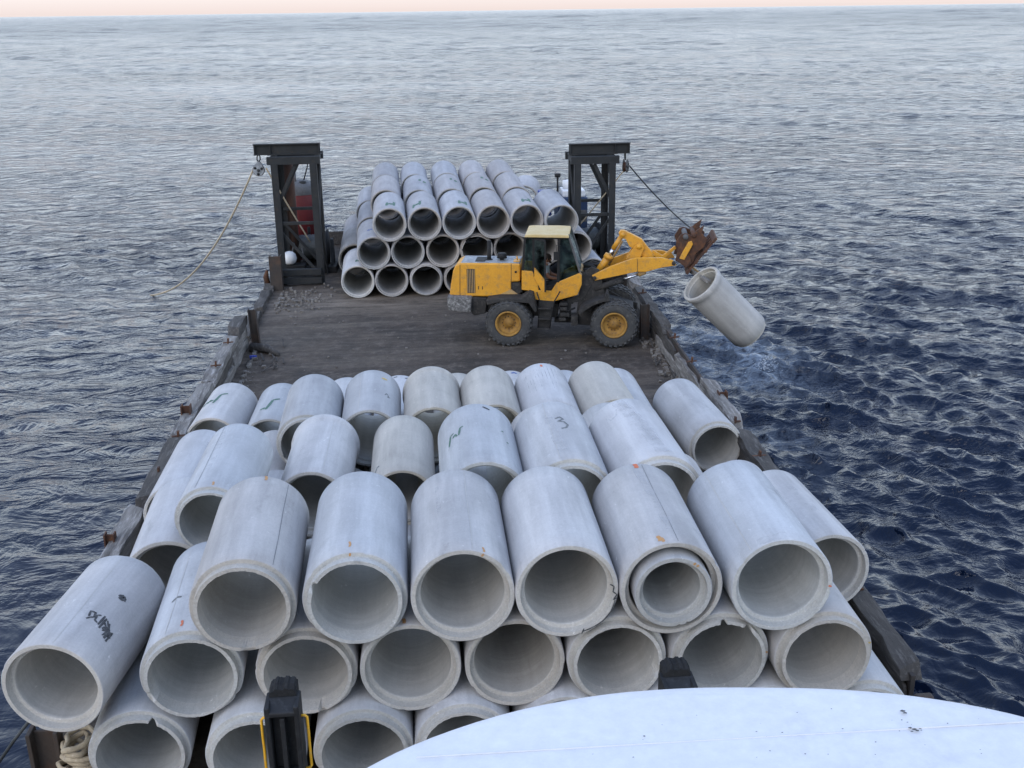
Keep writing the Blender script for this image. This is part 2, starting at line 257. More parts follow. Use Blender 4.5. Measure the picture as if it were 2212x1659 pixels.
# ------------------------------------------------------------------ mesh building
class MB:
    def __init__(s): s.v = []; s.f = []; s.sm = []; s.mi = []
    def add(s, vs, fs, smooth=False, mi=0):
        o = len(s.v); s.v += [tuple(p) for p in vs]
        for q in fs: s.f.append(tuple(o+i for i in q)); s.sm.append(smooth); s.mi.append(mi)
        return s
    def box(s, c, size, rot=None, mi=0):
        hx, hy, hz = (x/2 for x in size); c = Vector(c)
        vs = [Vector((x, y, z)) for x in (-hx, hx) for y in (-hy, hy) for z in (-hz, hz)]
        if rot is not None: vs = [rot @ p for p in vs]
        return s.add([p+c for p in vs], [(0, 1, 3, 2), (4, 6, 7, 5), (0, 4, 5, 1), (2, 3, 7, 6), (0, 2, 6, 4), (1, 5, 7, 3)], False, mi)
    def bar(s, a, b, w, h, upv=(0, 0, 1), mi=0):
        a, b = Vector(a), Vector(b); d = b-a; L = d.length; d.normalize()
        u = Vector(upv)
        if abs(d.dot(u)) > 0.98: u = Vector((0, 1, 0))
        sx = d.cross(u).normalized(); uz = sx.cross(d)
        r = Matrix((sx, d, uz)).transposed()
        return s.box((a+b)/2, (w, L, h), r, mi)
    def tube(s, pts, r, n=10, caps=True, mi=0):
        pts = [Vector(p) for p in pts]; rs = r if isinstance(r, (list, tuple)) else [r]*len(pts)
        vs = []; fs = []; u = None
        for i, p in enumerate(pts):
            d = (pts[min(i+1, len(pts)-1)]-pts[max(i-1, 0)]).normalized()
            if u is None: u = d.orthogonal().normalized()
            else: u = (u-d*u.dot(d)).normalized()
            w = d.cross(u)
            vs += [p+(u*math.cos(2*math.pi*k/n)+w*math.sin(2*math.pi*k/n))*rs[i] for k in range(n)]
        for i in range(len(pts)-1):
            for k in range(n): fs.append((i*n+k, i*n+(k+1) % n, (i+1)*n+(k+1) % n, (i+1)*n+k))
        if caps: fs += [tuple(reversed(range(n))), tuple(range((len(pts)-1)*n, len(pts)*n))]
        return s.add(vs, fs, True, mi)
    def prism(s, poly, v0, v1, mi=0):
        """poly of (u, w); extruded along local y from v0 to v1"""
        n = len(poly)
        area = sum(poly[i][0]*poly[(i+1) % n][1]-poly[(i+1) % n][0]*poly[i][1] for i in range(n))
        if area < 0: poly = poly[::-1]
        vs = [(u, v0, w) for u, w in poly]+[(u, v1, w) for u, w in poly]
        fs = [tuple(range(n)), tuple(reversed(range(n, 2*n)))]+[(i, n+i, n+(i+1) % n, (i+1) % n) for i in range(n)]
        return s.add(vs, fs, False, mi)
    def lathe(s, prof, n, origin=(0, 0, 0), axis='Z', mi=0, smooth=True, closed=False):
        vs = []; fs = []; k = len(prof)
        for i in range(n):
            a = 2*math.pi*i/n; c, t = math.cos(a), math.sin(a)
            for r, h in prof:
                p = (r*c, r*t, h) if axis == 'Z' else ((r*c, h, r*t) if axis == 'Y' else (h, r*c, r*t))
                vs.append((p[0]+origin[0], p[1]+origin[1], p[2]+origin[2]))
        for i in range(n):
            j = (i+1) % n
            for q in range(k if closed else k-1):
                q2 = (q+1) % k
                fs.append((i*k+q, j*k+q, j*k+q2, i*k+q2))
        return s.add(vs, fs, smooth, mi)
    def rock(s, c, r, rng):
        vs = []
        for x in (-1, 1):
            for y in (-1, 1):
                for z in (-1, 1):
                    vs.append((c[0]+x*r*rng.uniform(.4, 1), c[1]+y*r*rng.uniform(.4, 1), c[2]+z*r*rng.uniform(.3, .8)))
        return s.add(vs, [(0, 1, 3, 2), (4, 6, 7, 5), (0, 4, 5, 1), (2, 3, 7, 6), (0, 2, 6, 4), (1, 5, 7, 3)])
    def mesh(s, name, mats):
        me = bpy.data.meshes.new(name); me.from_pydata(s.v, [], s.f)
        me.polygons.foreach_set('use_smooth', s.sm); me.polygons.foreach_set('material_index', s.mi)
        for m in (mats if isinstance(mats, (list, tuple)) else [mats]): me.materials.append(m)
        bm = bmesh.new(); bm.from_mesh(me); bmesh.ops.recalc_face_normals(bm, faces=bm.faces[:]); bm.to_mesh(me); bm.free()
        me.update(); return me
    def build(s, name, mats, parent=None, bev=0.0, off=None):
        if off is not None: s.v = [(p[0]-off[0], p[1]-off[1], p[2]-off[2]) for p in s.v]
        o = bpy.data.objects.new(name, s.mesh(name, mats)); COL.objects.link(o)
        if parent is not None: o.parent = parent
        if bev:
            md = o.modifiers.new('bevel', 'BEVEL'); md.width = bev; md.segments = 2; md.limit_method = 'ANGLE'; md.angle_limit = R_(40)
        return o
def tag(o, label=None, cat=None, group=None, kind=None):
    for k, v in (('label', label), ('category', cat), ('group', group), ('kind', kind)):
        if v: o[k] = v
    return o
def empty(name, loc=(0, 0, 0), rz=0.0):
    o = bpy.data.objects.new(name, None); o.location = loc; o.rotation_euler = (0, 0, rz); o.empty_display_size = 0.3
    COL.objects.link(o); return o
def ray(px, py):          # viewing direction of a point of the photograph (2212 x 1659 frame)
    return fw+rt*((px-1106)/2300)-up*((py-829.5)/2300)
EYE = Vector((0, 0, H))
def on_z(px, py, z): d = ray(px, py); return EYE+d*((z-H)/d.z)
def on_y(px, py, y): d = ray(px, py); return EYE+d*(y/d.y)
rng = random.Random(7)

# ------------------------------------------------------------------ the sea
SEA = -1.8
def vnoise(x, y, seed):
    xi = np.floor(x).astype(np.int64); yi = np.floor(y).astype(np.int64); fx = x-xi; fy = y-yi
    fx = fx*fx*(3-2*fx); fy = fy*fy*(3-2*fy)
    def h(a, b):
        n = (a*374761393+b*668265263+seed*982451653) & 0x7fffffff
        n = ((n ^ (n >> 13))*1274126177) & 0x7fffffff
        return ((n ^ (n >> 16)) & 0xffff)/65535.0
    return (h(xi, yi)*(1-fx)+h(xi+1, yi)*fx)*(1-fy)+(h(xi, yi+1)*(1-fx)+h(xi+1, yi+1)*fx)*fy
def build_sea():
    rr = [0.0]
    r = 5.0
    while r < 230: rr.append(r); r += max(0.055, r*0.004)
    while r < 30000: rr.append(r); r *= 1.006 if r < 900 else (1.011 if r < 6000 else 1.04)
    rr.append(40000.0)
    fine = np.linspace(-36, 46, 660); coarse = np.linspace(46, 324, 26)[1:-1]
    th = np.radians(np.concatenate([fine, coarse])); rad = np.array(rr[1:])
    T, Rr = np.meshgrid(th, rad)
    X = Rr*np.sin(T); Y = Rr*np.cos(T)
    step = np.maximum(Rr*R_(82/659), np.gradient(rad)[:, None])
    g = np.random.RandomState(5)
    gust = 0.72+0.8*vnoise(X/38+40, Y/26+80, 3)*vnoise(X/11+7, Y/8+3, 9)+0.25*vnoise(X/160, Y/70, 4)
    # lee of the barge and tug: calmer water close on the left side
    lee = np.clip(1-((X+9)/11)**2, 0, 1)*np.clip((38-Y)/14, 0, 1)*(X < 3)
    lee = np.maximum(lee, np.clip((-X-4)/3, 0, 1)*np.clip((62-Y)/34, 0, 1)*np.clip((X+40)/16, 0, 1)*0.92)
    amp = gust*(1-0.78*lee)*(0.50+0.62*np.clip((80-Rr)/55, 0, 1))
    full = np.zeros_like(X); got = np.zeros_like(X); dX = np.zeros_like(X); dY = np.zeros_like(X); Z = np.zeros_like(X)
    for lam, n, s in ((16, 4, .012), (9, 5, .014), (5.2, 7, .017), (3.0, 9, .023), (1.6, 12, .036), (0.92, 16, .050), (0.56, 18, .062), (0.36, 16, .060), (0.25, 12, .035)):
        for i in range(n):
            l = lam*g.uniform(.75, 1.3); a = R_(48)+g.normal(0, R_(32 if lam < 6 else 22)); k = 2*math.pi/l
            cx, cy = math.sin(a), math.cos(a); ph = g.uniform(0, 6.283)
            cl_ = np.clip((l/step-2.2)/2.5, 0, 1); A = s*l/(2*math.pi)*cl_; full += s*s; got += s*s*cl_**2
            A = A*(amp*(1.2 if lam < 1.2 else 1.0) if lam < 6 else (0.7+0.3*amp))
            p = k*(X*cx+Y*cy)+ph
            Z += A*np.cos(p); q = 0.72*A*np.sin(p); dX -= q*cx; dY -= q*cy
    # farther out the mesh can only carry longer waves: keep the same steepness with them
    miss = np.sqrt(np.clip(1-got/full, 0, 1))*(0.35+1.0*vnoise(X/300+9, Y/90+4, 31)*vnoise(X/60, Y/25, 33)+.35*gust)
    for lam in (2.2, 3.4, 5.2, 8, 12, 18, 27, 42, 65, 95):
        for i in range(6):
            l = lam*g.uniform(.8, 1.25); a = R_(25)+g.normal(0, R_(45)); k = 2*math.pi/l; ph = g.uniform(0, 6.283)
            u_ = l/step; w = np.clip((u_-2.5)/2, 0, 1)*np.clip((9-u_)/4, 0, 1)
            Z += .034*l/(2*math.pi)*w*miss*np.cos(k*(X*math.sin(a)+Y*math.cos(a))+ph)
    foam = np.clip(1.2-np.hypot((X-9.2)/2.6, (Y-30.5)/4.2), 0, 1)
    foam = np.maximum(foam, 0.55*np.clip(1.1-np.abs(X-6.6)/.8, 0, 1)*np.clip((Y-14)/6, 0, 1)*np.clip((34-Y)/5, 0, 1))
    foam = np.maximum(foam, 0.45*np.clip(1.1-np.hypot((X-8.2)/1.6, (Y-23.5)/3), 0, 1))
    foam *= 0.05+0.75*vnoise(X*.9, Y*.7, 21)
    co = np.stack([X+dX, Y+dY, Z+SEA], -1).reshape(-1, 3)
    co = np.vstack([co, [[0, 0, SEA]]])
    nt_, nr = len(th), len(rad)
    i = np.arange(nr-1)[:, None]*nt_; j = np.arange(nt_)[None, :]; j2 = (j+1) % nt_
    quads = np.stack([i+j, i+nt_+j, i+nt_+j2, i+j2], -1).reshape(-1, 4)
    me = bpy.data.meshes.new('sea')
    me.vertices.add(len(co)); me.vertices.foreach_set('co', co.ravel().astype(np.float32))
    me.loops.add(quads.size); me.loops.foreach_set('vertex_index', quads.ravel().astype(np.int32))
    me.polygons.add(len(quads)); me.polygons.foreach_set('loop_start', np.arange(0, quads.size, 4, dtype=np.int32))
    me.polygons.foreach_set('loop_total', np.full(len(quads), 4, dtype=np.int32)); me.polygons.foreach_set('use_smooth', np.ones(len(quads), dtype=bool))
    me.update(calc_edges=True)
    for nm, arr in (('foam', foam), ('calm', lee), ('unresolved', np.sqrt(np.clip(1-got/full, 0, 1))*(0.75+0.35*gust)*(0.9+0.9*np.clip((Rr-150)/700, 0, 1)))):
        at_ = me.attributes.new(nm, 'FLOAT', 'POINT'); at_.data.foreach_set('value', np.append(arr.ravel(), 0).astype(np.float32))
    me.flip_normals() if me.polygons[0].normal.z < 0 else None
    me.materials.append(M['sea'])
    o = bpy.data.objects.new('sea', me); COL.objects.link(o); tag(o, kind='structure'); return o
build_sea()

# ------------------------------------------------------------------ the barge
DECK_N, DECK_F = 9.45, 41.0
def xl(y): return -4.62-0.006*(y-12)           # inner face of the port bulwark
def xr(y): return 5.63+0.026*(y-10)            # inner face of the starboard bulwark
barge = empty('barge', (0.5, 25, 0)); tag(barge, 'long timber-sided deck barge loaded with concrete pipes', 'barge')
BO = (0.5, 25, 0)
mb = MB(); n = 40; ys = [DECK_N+(DECK_F-DECK_N)*i/n for i in range(n+1)]; nx = 30; vs = []; fs = []
for y in ys:
    a, c = xl(y)-0.24, xr(y)+0.24
    for k in range(nx+1):
        vs.append((a+(c-a)*k/nx, y, -0.004+0.012*math.sin(k*1.7+y)*math.sin(y*2.3+k)))
for i in range(n):
    for k in range(nx): a = i*(nx+1)+k; fs.append((a, a+1, a+nx+2, a+nx+1))
mb.add(vs, fs, True); mb.build('deck', M['deck'], barge, off=BO)
mb = MB(); a0, a1, c0, c1 = xl(DECK_N)-.24, xl(DECK_F)-.24, xr(DECK_N)+.24, xr(DECK_F)+.24
vs = [(a0, DECK_N, -.03), (c0, DECK_N, -.03), (c1, DECK_F, -.03), (a1, DECK_F, -.03), (a0, DECK_N+.8, -3.2), (c0, DECK_N+.8, -3.2), (c1, DECK_F-1, -3.2), (a1, DECK_F-1, -3.2)]
mb.add(vs, [(3, 2, 1, 0), (4, 5, 6, 7), (0, 1, 5, 4), (1, 2, 6, 5), (2, 3, 7, 6), (3, 0, 4, 7)]); mb.build('hull', M['hull'], barge, off=BO)
def ragged(y0, y1, x0, x1, z0, z1, r, end=0.25, lean=0.0):
    """one weathered timber: uneven edges, splintered ends"""
    k = max(3, int((y1-y0)/0.35)); vs = []; fs = []
    for i in range(k+1):
        y = y0+(y1-y0)*i/k; e = (1 if i in (0, k) else 0)
        for (x, z, t) in ((x0, z0, 0), (x1, z0, 0), (x1, z1, 1), (x0, z1, 1)):
            jz = r.uniform(-.035, .03)*t-(e*r.uniform(0, .10) if t else 0); jy = (r.uniform(0, end)*(1 if i == 0 else -1) if e and t else 0)
            vs.append((x+r.uniform(-.025, .025)+lean*z+drift(y), y+jy, z+jz))
    for i in range(k):
        b0 = i*4
        for q in range(4): fs.append((b0+q, b0+(q+1) % 4, b0+4+(q+1) % 4, b0+4+q))
    fs += [(3, 2, 1, 0), (k*4, k*4+1, k*4+2, k*4+3)]
    return MB().add(vs, fs)
def bulwark(side, y0, y1, rows, seg, top_w):
    global drift
    r = random.Random(11 if side < 0 else 23)
    base = (lambda y: xl(y)) if side < 0 else (lambda y: xr(y))
    drift = lambda y: base(y)
    # backing plate
    mb = MB(); vs = []
    for y in (y0+.3, y1-.2):
        for dx in (side*.10, side*.155):
            for z in (0.0, sum(rows)-.12): vs.append((base(y)+dx, y, z))
    mb.add(vs, [(0, 1, 3, 2), (4, 6, 7, 5), (0, 4, 5, 1), (2, 3, 7, 6), (1, 5, 7, 3), (0, 2, 6, 4)])
    bw = mb.build('bulwark', M['hull'], barge, off=BO)
    z = 0.005
    for ri, hgt in enumerate(rows):
        y = y0+r.uniform(0, .5)
        while y < y1-.3:
            L = min(r.uniform(*seg), y1-y); top = ri == len(rows)-1
            if not (top and r.random() < .08):
                w = top_w if top else .085
                xa, xb = (0.0, side*w) if not top else (side*(-.03), side*(w-.03))
                t = ragged(y, y+L-.03, min(xa, xb)+r.uniform(-.015, .015), max(xa, xb), z+.004, z+hgt-.012+(r.uniform(-.05, .06) if top else 0), r, .3 if top else .08, side*.02)
                t.build('plank', M['timber'] if r.random() < .75 and not (side > 0 and y < 15) else M['timber_dk'], bw, bev=.012, off=BO)
            y += L
        z += hgt
    return bw
bw_l = bulwark(-1, 12.2, 27.9, (.30, .30, .24), (2.2, 4.2), .30)
bw_r = bulwark(1, 10.32, 33.8, (.28, .28, .22), (2.4, 4.6), .28)
# low kerb timbers aft of the port bulwark, stern bulwark
drift = lambda y: xl(y)
for (y0, y1) in ((28.2, 31.0), (31.05, 33.4), (33.45, 36.8), (36.9, 40.6)):
    ragged(y0, y1, -.30, -.02, .005, .19, rng, .15).build('kerb_timber', M['timber_dk'], barge, bev=.015, off=BO)
drift = lambda y: 0.0
for i in range(5):
    x0 = xl(40)+i*2.15
    mb = MB().box((x0+1.05, 40.75, .26), (2.1, .14, .5)); mb.build('stern_timber', M['timber_dk'], barge, bev=.02, off=BO)
def h_post(x, y, h, mat='black', w=.2, lean=0.0):
    mb = MB(); dx = lean*h
    for k in (-1, 1): mb.bar((x+k*w*.42, y, 0), (x+k*w*.42+dx, y, h), .022, w*.9, (0, 1, 0))
    mb.bar((x, y, 0), (x+dx, y, h-.02), w*.8, .02, (0, 1, 0))
    return mb.build('post', M[mat], barge, off=BO)
h_post(-4.50, 27.75, 1.02, 'hull', .22, -.04); h_post(5.86, 27.0, .98, 'hull', .24); h_post(-4.86, 20.6, .98, 'rust', .2)
h_post(6.12, 20.4, .86, 'rust', .2); h_post(-4.9, 15.0, .98, 'rust', .16); h_post(6.02, 15.6, .84, 'rust', .16); h_post(6.0, 30.8, .9, 'hull', .2)
for i_, y in enumerate((14.2, 17.6, 19.3, 23.6, 25.4, 12.5, 17.2, 18.9, 22.7, 24.6, 29.0)):
    side = -1 if i_ < 5 else 1; x = (xl(y)-.10) if side < 0 else (xr(y)+.09); z = .80 if side < 0 else .74
    mb = MB().bar((x, y, z), (x+.01, y, z+.13), .035, .07).bar((x-.12, y+.02, z+.015), (x+.12, y+.02, z+.03), .06, .02); mb.build('bracket', M['rust'], barge, off=BO)
# corner posts at the near end of the barge
mb = MB(); mb.box((-4.76, 10.80, .28), (.05, .22, .60)).box((-4.60, 10.84, .26), (.28, .04, .56)).box((-4.46, 10.80, .28), (.05, .18, .58))
mb.build('corner_plate', M['hull'], barge, bev=.008, off=BO)
mb = MB(); mb.box((5.73, 10.24, .33), (.22, .12, .66)); mb.build('corner_post', M['hull'], barge, bev=.03, off=BO)
# short channel stub post in front of the port gantry
mb = MB(); q = on_z(600, 626, 0)
mb.box((q.x-.17, q.y, .56), (.03, .3, 1.12)).box((q.x+.17, q.y, .56), (.03, .3, 1.12)).box((q.x, q.y-.13, .56), (.31, .03, 1.12))
mb.build('stub_post', M['hull'], barge, off=BO)
mb = MB(); mb.tube([(q.x-.32, q.y+.2, .05), (q.x-.36, q.y+.15, .4), (q.x-.30, q.y+.1, .62)], [.10, .09, .04], 8); mb.build('mooring_bitt', M['rust'], barge, off=BO)

# rubble and splinters swept against the sides
mb = MB(); r = random.Random(3)
for i in range(1100):
    t = r.random()
    if t < .42: y = r.uniform(17, 30); x = xr(y)-abs(r.gauss(0, .16)); 
    elif t < .7: y = r.uniform(19, 28); x = xl(y)+abs(r.gauss(0, .22))
    elif t < .92: x = r.gauss(-3.9, .5); y = r.gauss(32.4, .7)
    else: x = r.uniform(-4, 5); y = r.uniform(23, 32)
    if x < -4.5: x = -4.45
    s = r.choice([.012, .02, .03, .045, .06])*(1 if t < .92 else .6); mb.rock((x, y, s*.5), s, r)
o = mb.build('rubble', M['stone']); tag(o, 'broken concrete crumbs scattered along the deck edges', 'rubble', kind='stuff')
mb = MB()
for i in range(40):
    if r.random() < .6: y = r.uniform(17, 26.5); x = xr(y)-abs(r.gauss(0, .2))-.05
    else: x = r.gauss(-4.1, .25); y = r.gauss(26.5, .6)
    a = r.uniform(-.7, .7); L = r.uniform(.12, .45)
    mb.bar((x-math.sin(a)*L/2, y-math.cos(a)*L/2, .03), (x+math.sin(a)*L/2, y+math.cos(a)*L/2, r.uniform(.03, .16)), .035, .02)
o = mb.build('wood_splinters', M['timber_dk']); tag(o, 'splintered wood litter along the deck sides', 'debris', kind='stuff')
# dark wet timber offcut lying from the port post over the deck
q0 = on_z(545, 752, .06); q1 = on_z(602, 766, .05)
mb = MB().tube([q0, (q0+q1)/2+Vector((0, .1, .06)), q1], [.16, .12, .05], 7); o = mb.build('timber_offcut', M['timber_dk'])
tag(o, 'dark broken timber offcut lying on deck below the port post', 'timber')
q = on_z(546, 771, .03); o = MB().rock(q, .075, random.Random(5)).rock(q+Vector((.06, .02, 0)), .045, random.Random(6)).build('plastic_scrap', M['scrapblue'])
tag(o, 'small bright blue plastic scrap on the deck by the left side', 'scrap')

# ------------------------------------------------------------------ concrete pipes
def pipe_mesh(Ro, Ri, L, front, back, seed, seg=80, bell=False):
    """cast pipe lying along +y; front end at y=0. 'g' = grooved end (recessed), 't' = tongue (spigot)"""
    r = random.Random(seed); Rm = Ri+(Ro-Ri)*.52; e = .010
    def chips(nb):
        bs = [(r.uniform(0, 6.283), r.uniform(.05, .22), r.uniform(.35, .9)) for _ in range(nb)]
        jag = [r.random() for _ in range(seg)]
        def f(i):
            a = 2*math.pi*i/seg; v = 0.0
            for c, w, d in bs:
                q = abs((a-c+math.pi) % (2*math.pi)-math.pi)
                if q < w: v = max(v, d*(1-(q/w)**4)*(.85+.15*jag[i]))
            return v+.07*jag[i]
        return f
    cf = chips(r.choice([0, 1, 1, 2])); cb = chips(1)
    P = []                                       # (radius, y, material of the face that follows, chip weight, end)
    nO = 7
    flare = (lambda y: .028*min(1, max(0, (y-(L-.16))/.03))) if bell else (lambda y: 0)
    P.append((Ro-e, 0.0, 0, 0, 'f')); P.append((Ro, e, 0, 0, 'f'))
    ysO = [L*k/nO for k in range(1, nO)]+([L-.165, L-.13] if bell else [])
    for y in sorted(ysO): P.append((Ro+flare(y), y, 0, 0, ''))
    P.append((Ro+flare(L), L-e, 0, 0, 'b')); P.append((Ro+flare(L)-e, L, 1, 0, 'b'))
    d = .092
    P.append((Rm, L, 1, 0, 'b'))
    P.append((Rm-.008, L+(d if back == 't' else -d), 1, 1 if back == 't' else 0, 'b'))
    P.append((Ri+.006, L+(d if back == 't' else -d), 1, 1 if back == 't' else 0, 'b'))
    P.append((Ri, L-d-.015, 2, 0, 'b'))
    for k in range(5, 0, -1): P.append((Ri, L*k/6, 2, 0, ''))
    P.append((Ri, d+.05, 2, 0, 'f')); P.append((Ri, d+.012, 1, 0, 'f'))
    yf = -d if front == 't' else d
    P.append((Ri+.006, yf, 1, 1 if front == 't' else .35, 'f')); P.append((Rm-.008, yf, 1, 1 if front == 't' else 0, 'f'))
    P.append((Rm, 0.0, 1, 0, 'f'))
    K = len(P); mb = MB(); vs = []; fs = []; mi = []
    wob = [r.uniform(-.003, .003) for _ in range(8)]
    nick = [(r.uniform(0, 6.283), r.uniform(.03, .11), r.uniform(.006, .016)) for _ in range(3)]
    for i in range(seg):
        a = 2*math.pi*i/seg; s, c = math.sin(a), math.cos(a); C_f, C_b = cf(i), cb(i)
        nk = max([d_*(1-abs((a-c_+math.pi) % (2*math.pi)-math.pi)/w_) for c_, w_, d_ in nick if abs((a-c_+math.pi) % (2*math.pi)-math.pi) < w_] or [0])
        for k, (rad, y, m_, cw, en) in enumerate(P):
            if cw:
                if en == 'f':
                    y = y+cw*C_f*.085 if front == 't' else y; rad = rad+(cw*C_f*.045 if rad < Rm-.02 else 0)
                else: y = y-cw*C_b*.085
            if en == 'f' and k in (0, 1): rad -= nk; y += nk*(.3 if k == 0 else 1.2)
            if en == '' : rad += wob[(i*8//seg+k) % 8]*.4
            vs.append((rad*s, y, rad*c))
    for i in range(seg):
        j = (i+1) % seg
        for k in range(K):
            k2 = (k+1) % K
            mi.append((P[k][2])); fs.append((i*K+k, j*K+k, j*K+k2, i*K+k2))
    mb.add(vs, fs, True); mb.mi = mi
    # sharp arrises: end-face quads flat
    for q in range(len(fs)):
        if mi[q] == 1: mb.sm[q] = False
    return mb.mesh('concrete_pipe', [M['conc'], M['rim'], M['inner']])

CACHE = {}
def pipe(x, y, z, label, Ro=.56, Ri=.452, L=2.1, yaw=0.0, pitch=0.0, front=None, back=None, group=None, seed=None, bell=False, spin=None):
    r = random.Random(int(x*131+y*977+z*57) if seed is None else seed)
    front = front or r.choice('gtg'); back = back or ('t' if front == 'g' else 'g')
    if seed is None:
        key = (Ro, Ri, L, front, back, r.randrange(3), bell)
        if key not in CACHE: CACHE[key] = pipe_mesh(Ro, Ri, L, front, back, hash(key[:3]) % 1000+key[5], 56, bell)
        me = CACHE[key]
    else: me = pipe_mesh(Ro, Ri, L, front, back, seed, 112, bell)
    o = bpy.data.objects.new('concrete_pipe', me); COL.objects.link(o)
    sp_ = r.uniform(0, 6.28) if spin is None else spin
    o.location = (x, y, z)
    o.matrix_world = Matrix.Translation((x, y, z)) @ Matrix.Rotation(R_(yaw), 4, 'Z') @ Matrix.Rotation(R_(pitch), 4, 'X') @ Matrix.Rotation(sp_, 4, 'Y')
    o['Ro'] = Ro; o['spin'] = sp_
    t_ = r.uniform(.86, 1.10); w_ = r.uniform(-.03, .03); o.color = (t_+w_, t_, t_-w_, 1)
    if any(k in (label or '') for k in ('beige', 'duller')): o.color = (1.0, .95, .85, 1)
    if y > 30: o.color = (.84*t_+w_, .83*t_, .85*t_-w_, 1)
    if 'wider and darker' in label: o.color = (.62, .60, .57, 1)
    if 'white' in label.split(' concrete')[0] or 'pale' in label.split(' concrete')[0]: o.color = (1.09, 1.09, 1.10, 1)
    tag(o, label, 'pipe', group); return o
def surf(o, ang, y, lift=.003):      # ang in degrees from the crown, positive to the right
    a = R_(ang)-o['spin']; r = o['Ro']+lift
    return Vector((r*math.sin(a), y, r*math.cos(a))), Vector((math.sin(a), 0, math.cos(a)))
def rimpt(o, ang, rad, y=-.004):
    a = R_(ang)-o['spin']; return Vector((rad*math.sin(a), y, rad*math.cos(a))), Vector((0, -1, 0))
def ribbon(mb, pts, w):
    """strip of paint along surface points (position, normal)"""
    vs = []; fs = []
    for i, (p, nrm) in enumerate(pts):
        d = pts[min(i+1, len(pts)-1)][0]-pts[max(i-1, 0)][0]; s_ = d.cross(nrm).normalized()
        ww = w*(.8+.4*abs(math.sin(i*2.3))); vs += [p+s_*ww/2, p-s_*ww/2]
    for i in range(len(pts)-1): fs.append((2*i, 2*i+1, 2*i+3, 2*i+2))
    mb.add(vs, fs, True)
def paint(o, strokes, mat, w=.022, rim=False, name='paint_mark', sub=4):
    mb = MB()
    for st in strokes:
        P_ = []
        for i in range(len(st)-1):
            for k in range(sub+(1 if i == len(st)-2 else 0)):
                t = k/sub; a = st[i][0]+(st[i+1][0]-st[i][0])*t; b = st[i][1]+(st[i+1][1]-st[i][1])*t
                P_.append(rimpt(o, a, b) if rim else surf(o, a, b))
        ribbon(mb, P_, w)
    return mb.build(name, M[mat], o)

ORD = ['first', 'second', 'third', 'fourth', 'fifth', 'sixth', 'seventh', 'eighth']
A = []
topx = [(-2.04, 10.09, 1.5), (-.86, 10.10, .3), (.29, 10.02, 0), (1.41, 9.99, 0), (2.54, 9.93, -.5), (3.74, 9.86, -.6)]
tl = ['grey concrete pipe at the left end of the near stack top row',
      'concrete pipe with rust streak above its mouth, second from left in near top row',
      'concrete pipe third from left in the near stack top row, brown dab on rim',
      'concrete pipe with black scrawled lines on its rim, near stack top row',
      'concrete pipe holding a smaller pipe inside it, near stack top row',
      'concrete pipe at the right end of the near stack top row, red dab on rim']
tf = 'ttggtg'
tf = 'ttgggg'
for i, ((x, y, yw), l) in enumerate(zip(topx, tl)):
    A.append(pipe(x, y, 2.48, l, L=2.1, yaw=yw, front=tf[i], seed=101+i, group='near stack front pipes'))
midx = [(-2.72, 10.32), (-1.46, 10.25), (-.31, 10.17), (.85, 10.14), (1.99, 10.10), (3.15, 10.04), (4.31, 9.94)]
ml = ['concrete pipe at the left end of the near stack middle row',
      'concrete pipe with broken inner lip behind the left black push knee',
      'concrete pipe third from left in the near stack middle row',
      'concrete pipe fourth from left in the near stack middle row',
      'concrete pipe fifth from left in the near stack middle row',
      'concrete pipe sixth from left in the near stack middle row, behind the right push knee',
      'concrete pipe with cracked top lip at the right end of near middle row']
mf = 'ttggttt'
Bm = []
for i, ((x, y), l) in enumerate(zip(midx, ml)):
    Bm.append(pipe(x, y, 1.52, l, L=2.1, yaw=[2.5, .5, 0, 0, 0, 0, -.5][i], front=mf[i], seed=131+i, group='near stack front pipes'))
botx = [(-3.39, 10.28), (-2.08, 10.12), (-.88, 10.05), (.25, 10.03), (1.40, 10.03), (2.56, 10.0), (3.72, 9.98), (4.88, 9.98)]
bl = ['concrete pipe with chipped right lip at the bottom left of the near stack',
      'concrete pipe second from left in the near bottom row, left of the black push knee',
      'concrete pipe third from left in the near bottom row, right of the black push knee',
      'concrete pipe fourth from left in the near bottom row, half hidden by white roof',
      None, None, None, 'concrete pipe at the bottom right of the near stack against the timber side']
for i, ((x, y), l) in enumerate(zip(botx, bl)):
    pipe(x, y, .562, l or 'concrete pipe of the near bottom row wholly behind the white roof', L=2.1, yaw=[3, 1, 0, 0, 0, 0, 0, 0][i], front='ttttgtgt'[i], seed=161+i, group='near stack front pipes' if l else 'hidden bottom pipes behind the white roof')
lone = pipe(-4.15, 10.12, 1.575, 'concrete pipe with black scribbled lettering resting on the left side of the barge', L=1.95, yaw=-8.0, front='g', seed=191, group='near stack front pipes')
nest = pipe(2.55, 9.88, 2.48-.452+.432, 'smaller thick-walled concrete pipe nested inside a top row pipe', Ro=.425, Ri=.315, L=2.0, yaw=-.5, front='g', seed=195)
right20 = pipe(5.15, 11.95, 1.38, 'concrete pipe leaning on the right timber side behind the top right pipe', L=2.1, yaw=3.5, front='g', seed=196, group='near stack second rank pipes')
# second rank, top layer
B4 = pipe(.68, 12.32, 2.48, 'whitish concrete pipe with green lettering, second rank behind the near top row', L=2.1, front='g', seed=201, group='near stack second rank pipes')
B5 = pipe(1.78, 12.28, 2.48, 'concrete pipe with a black squiggle like a three on its crown', L=2.1, front='t', seed=202, group='near stack second rank pipes')
B6 = pipe(2.93, 12.25, 2.48, 'concrete pipe with a long white plaster smear along its crown', L=2.12, yaw=1.5, front='t', seed=203, group='near stack second rank pipes')
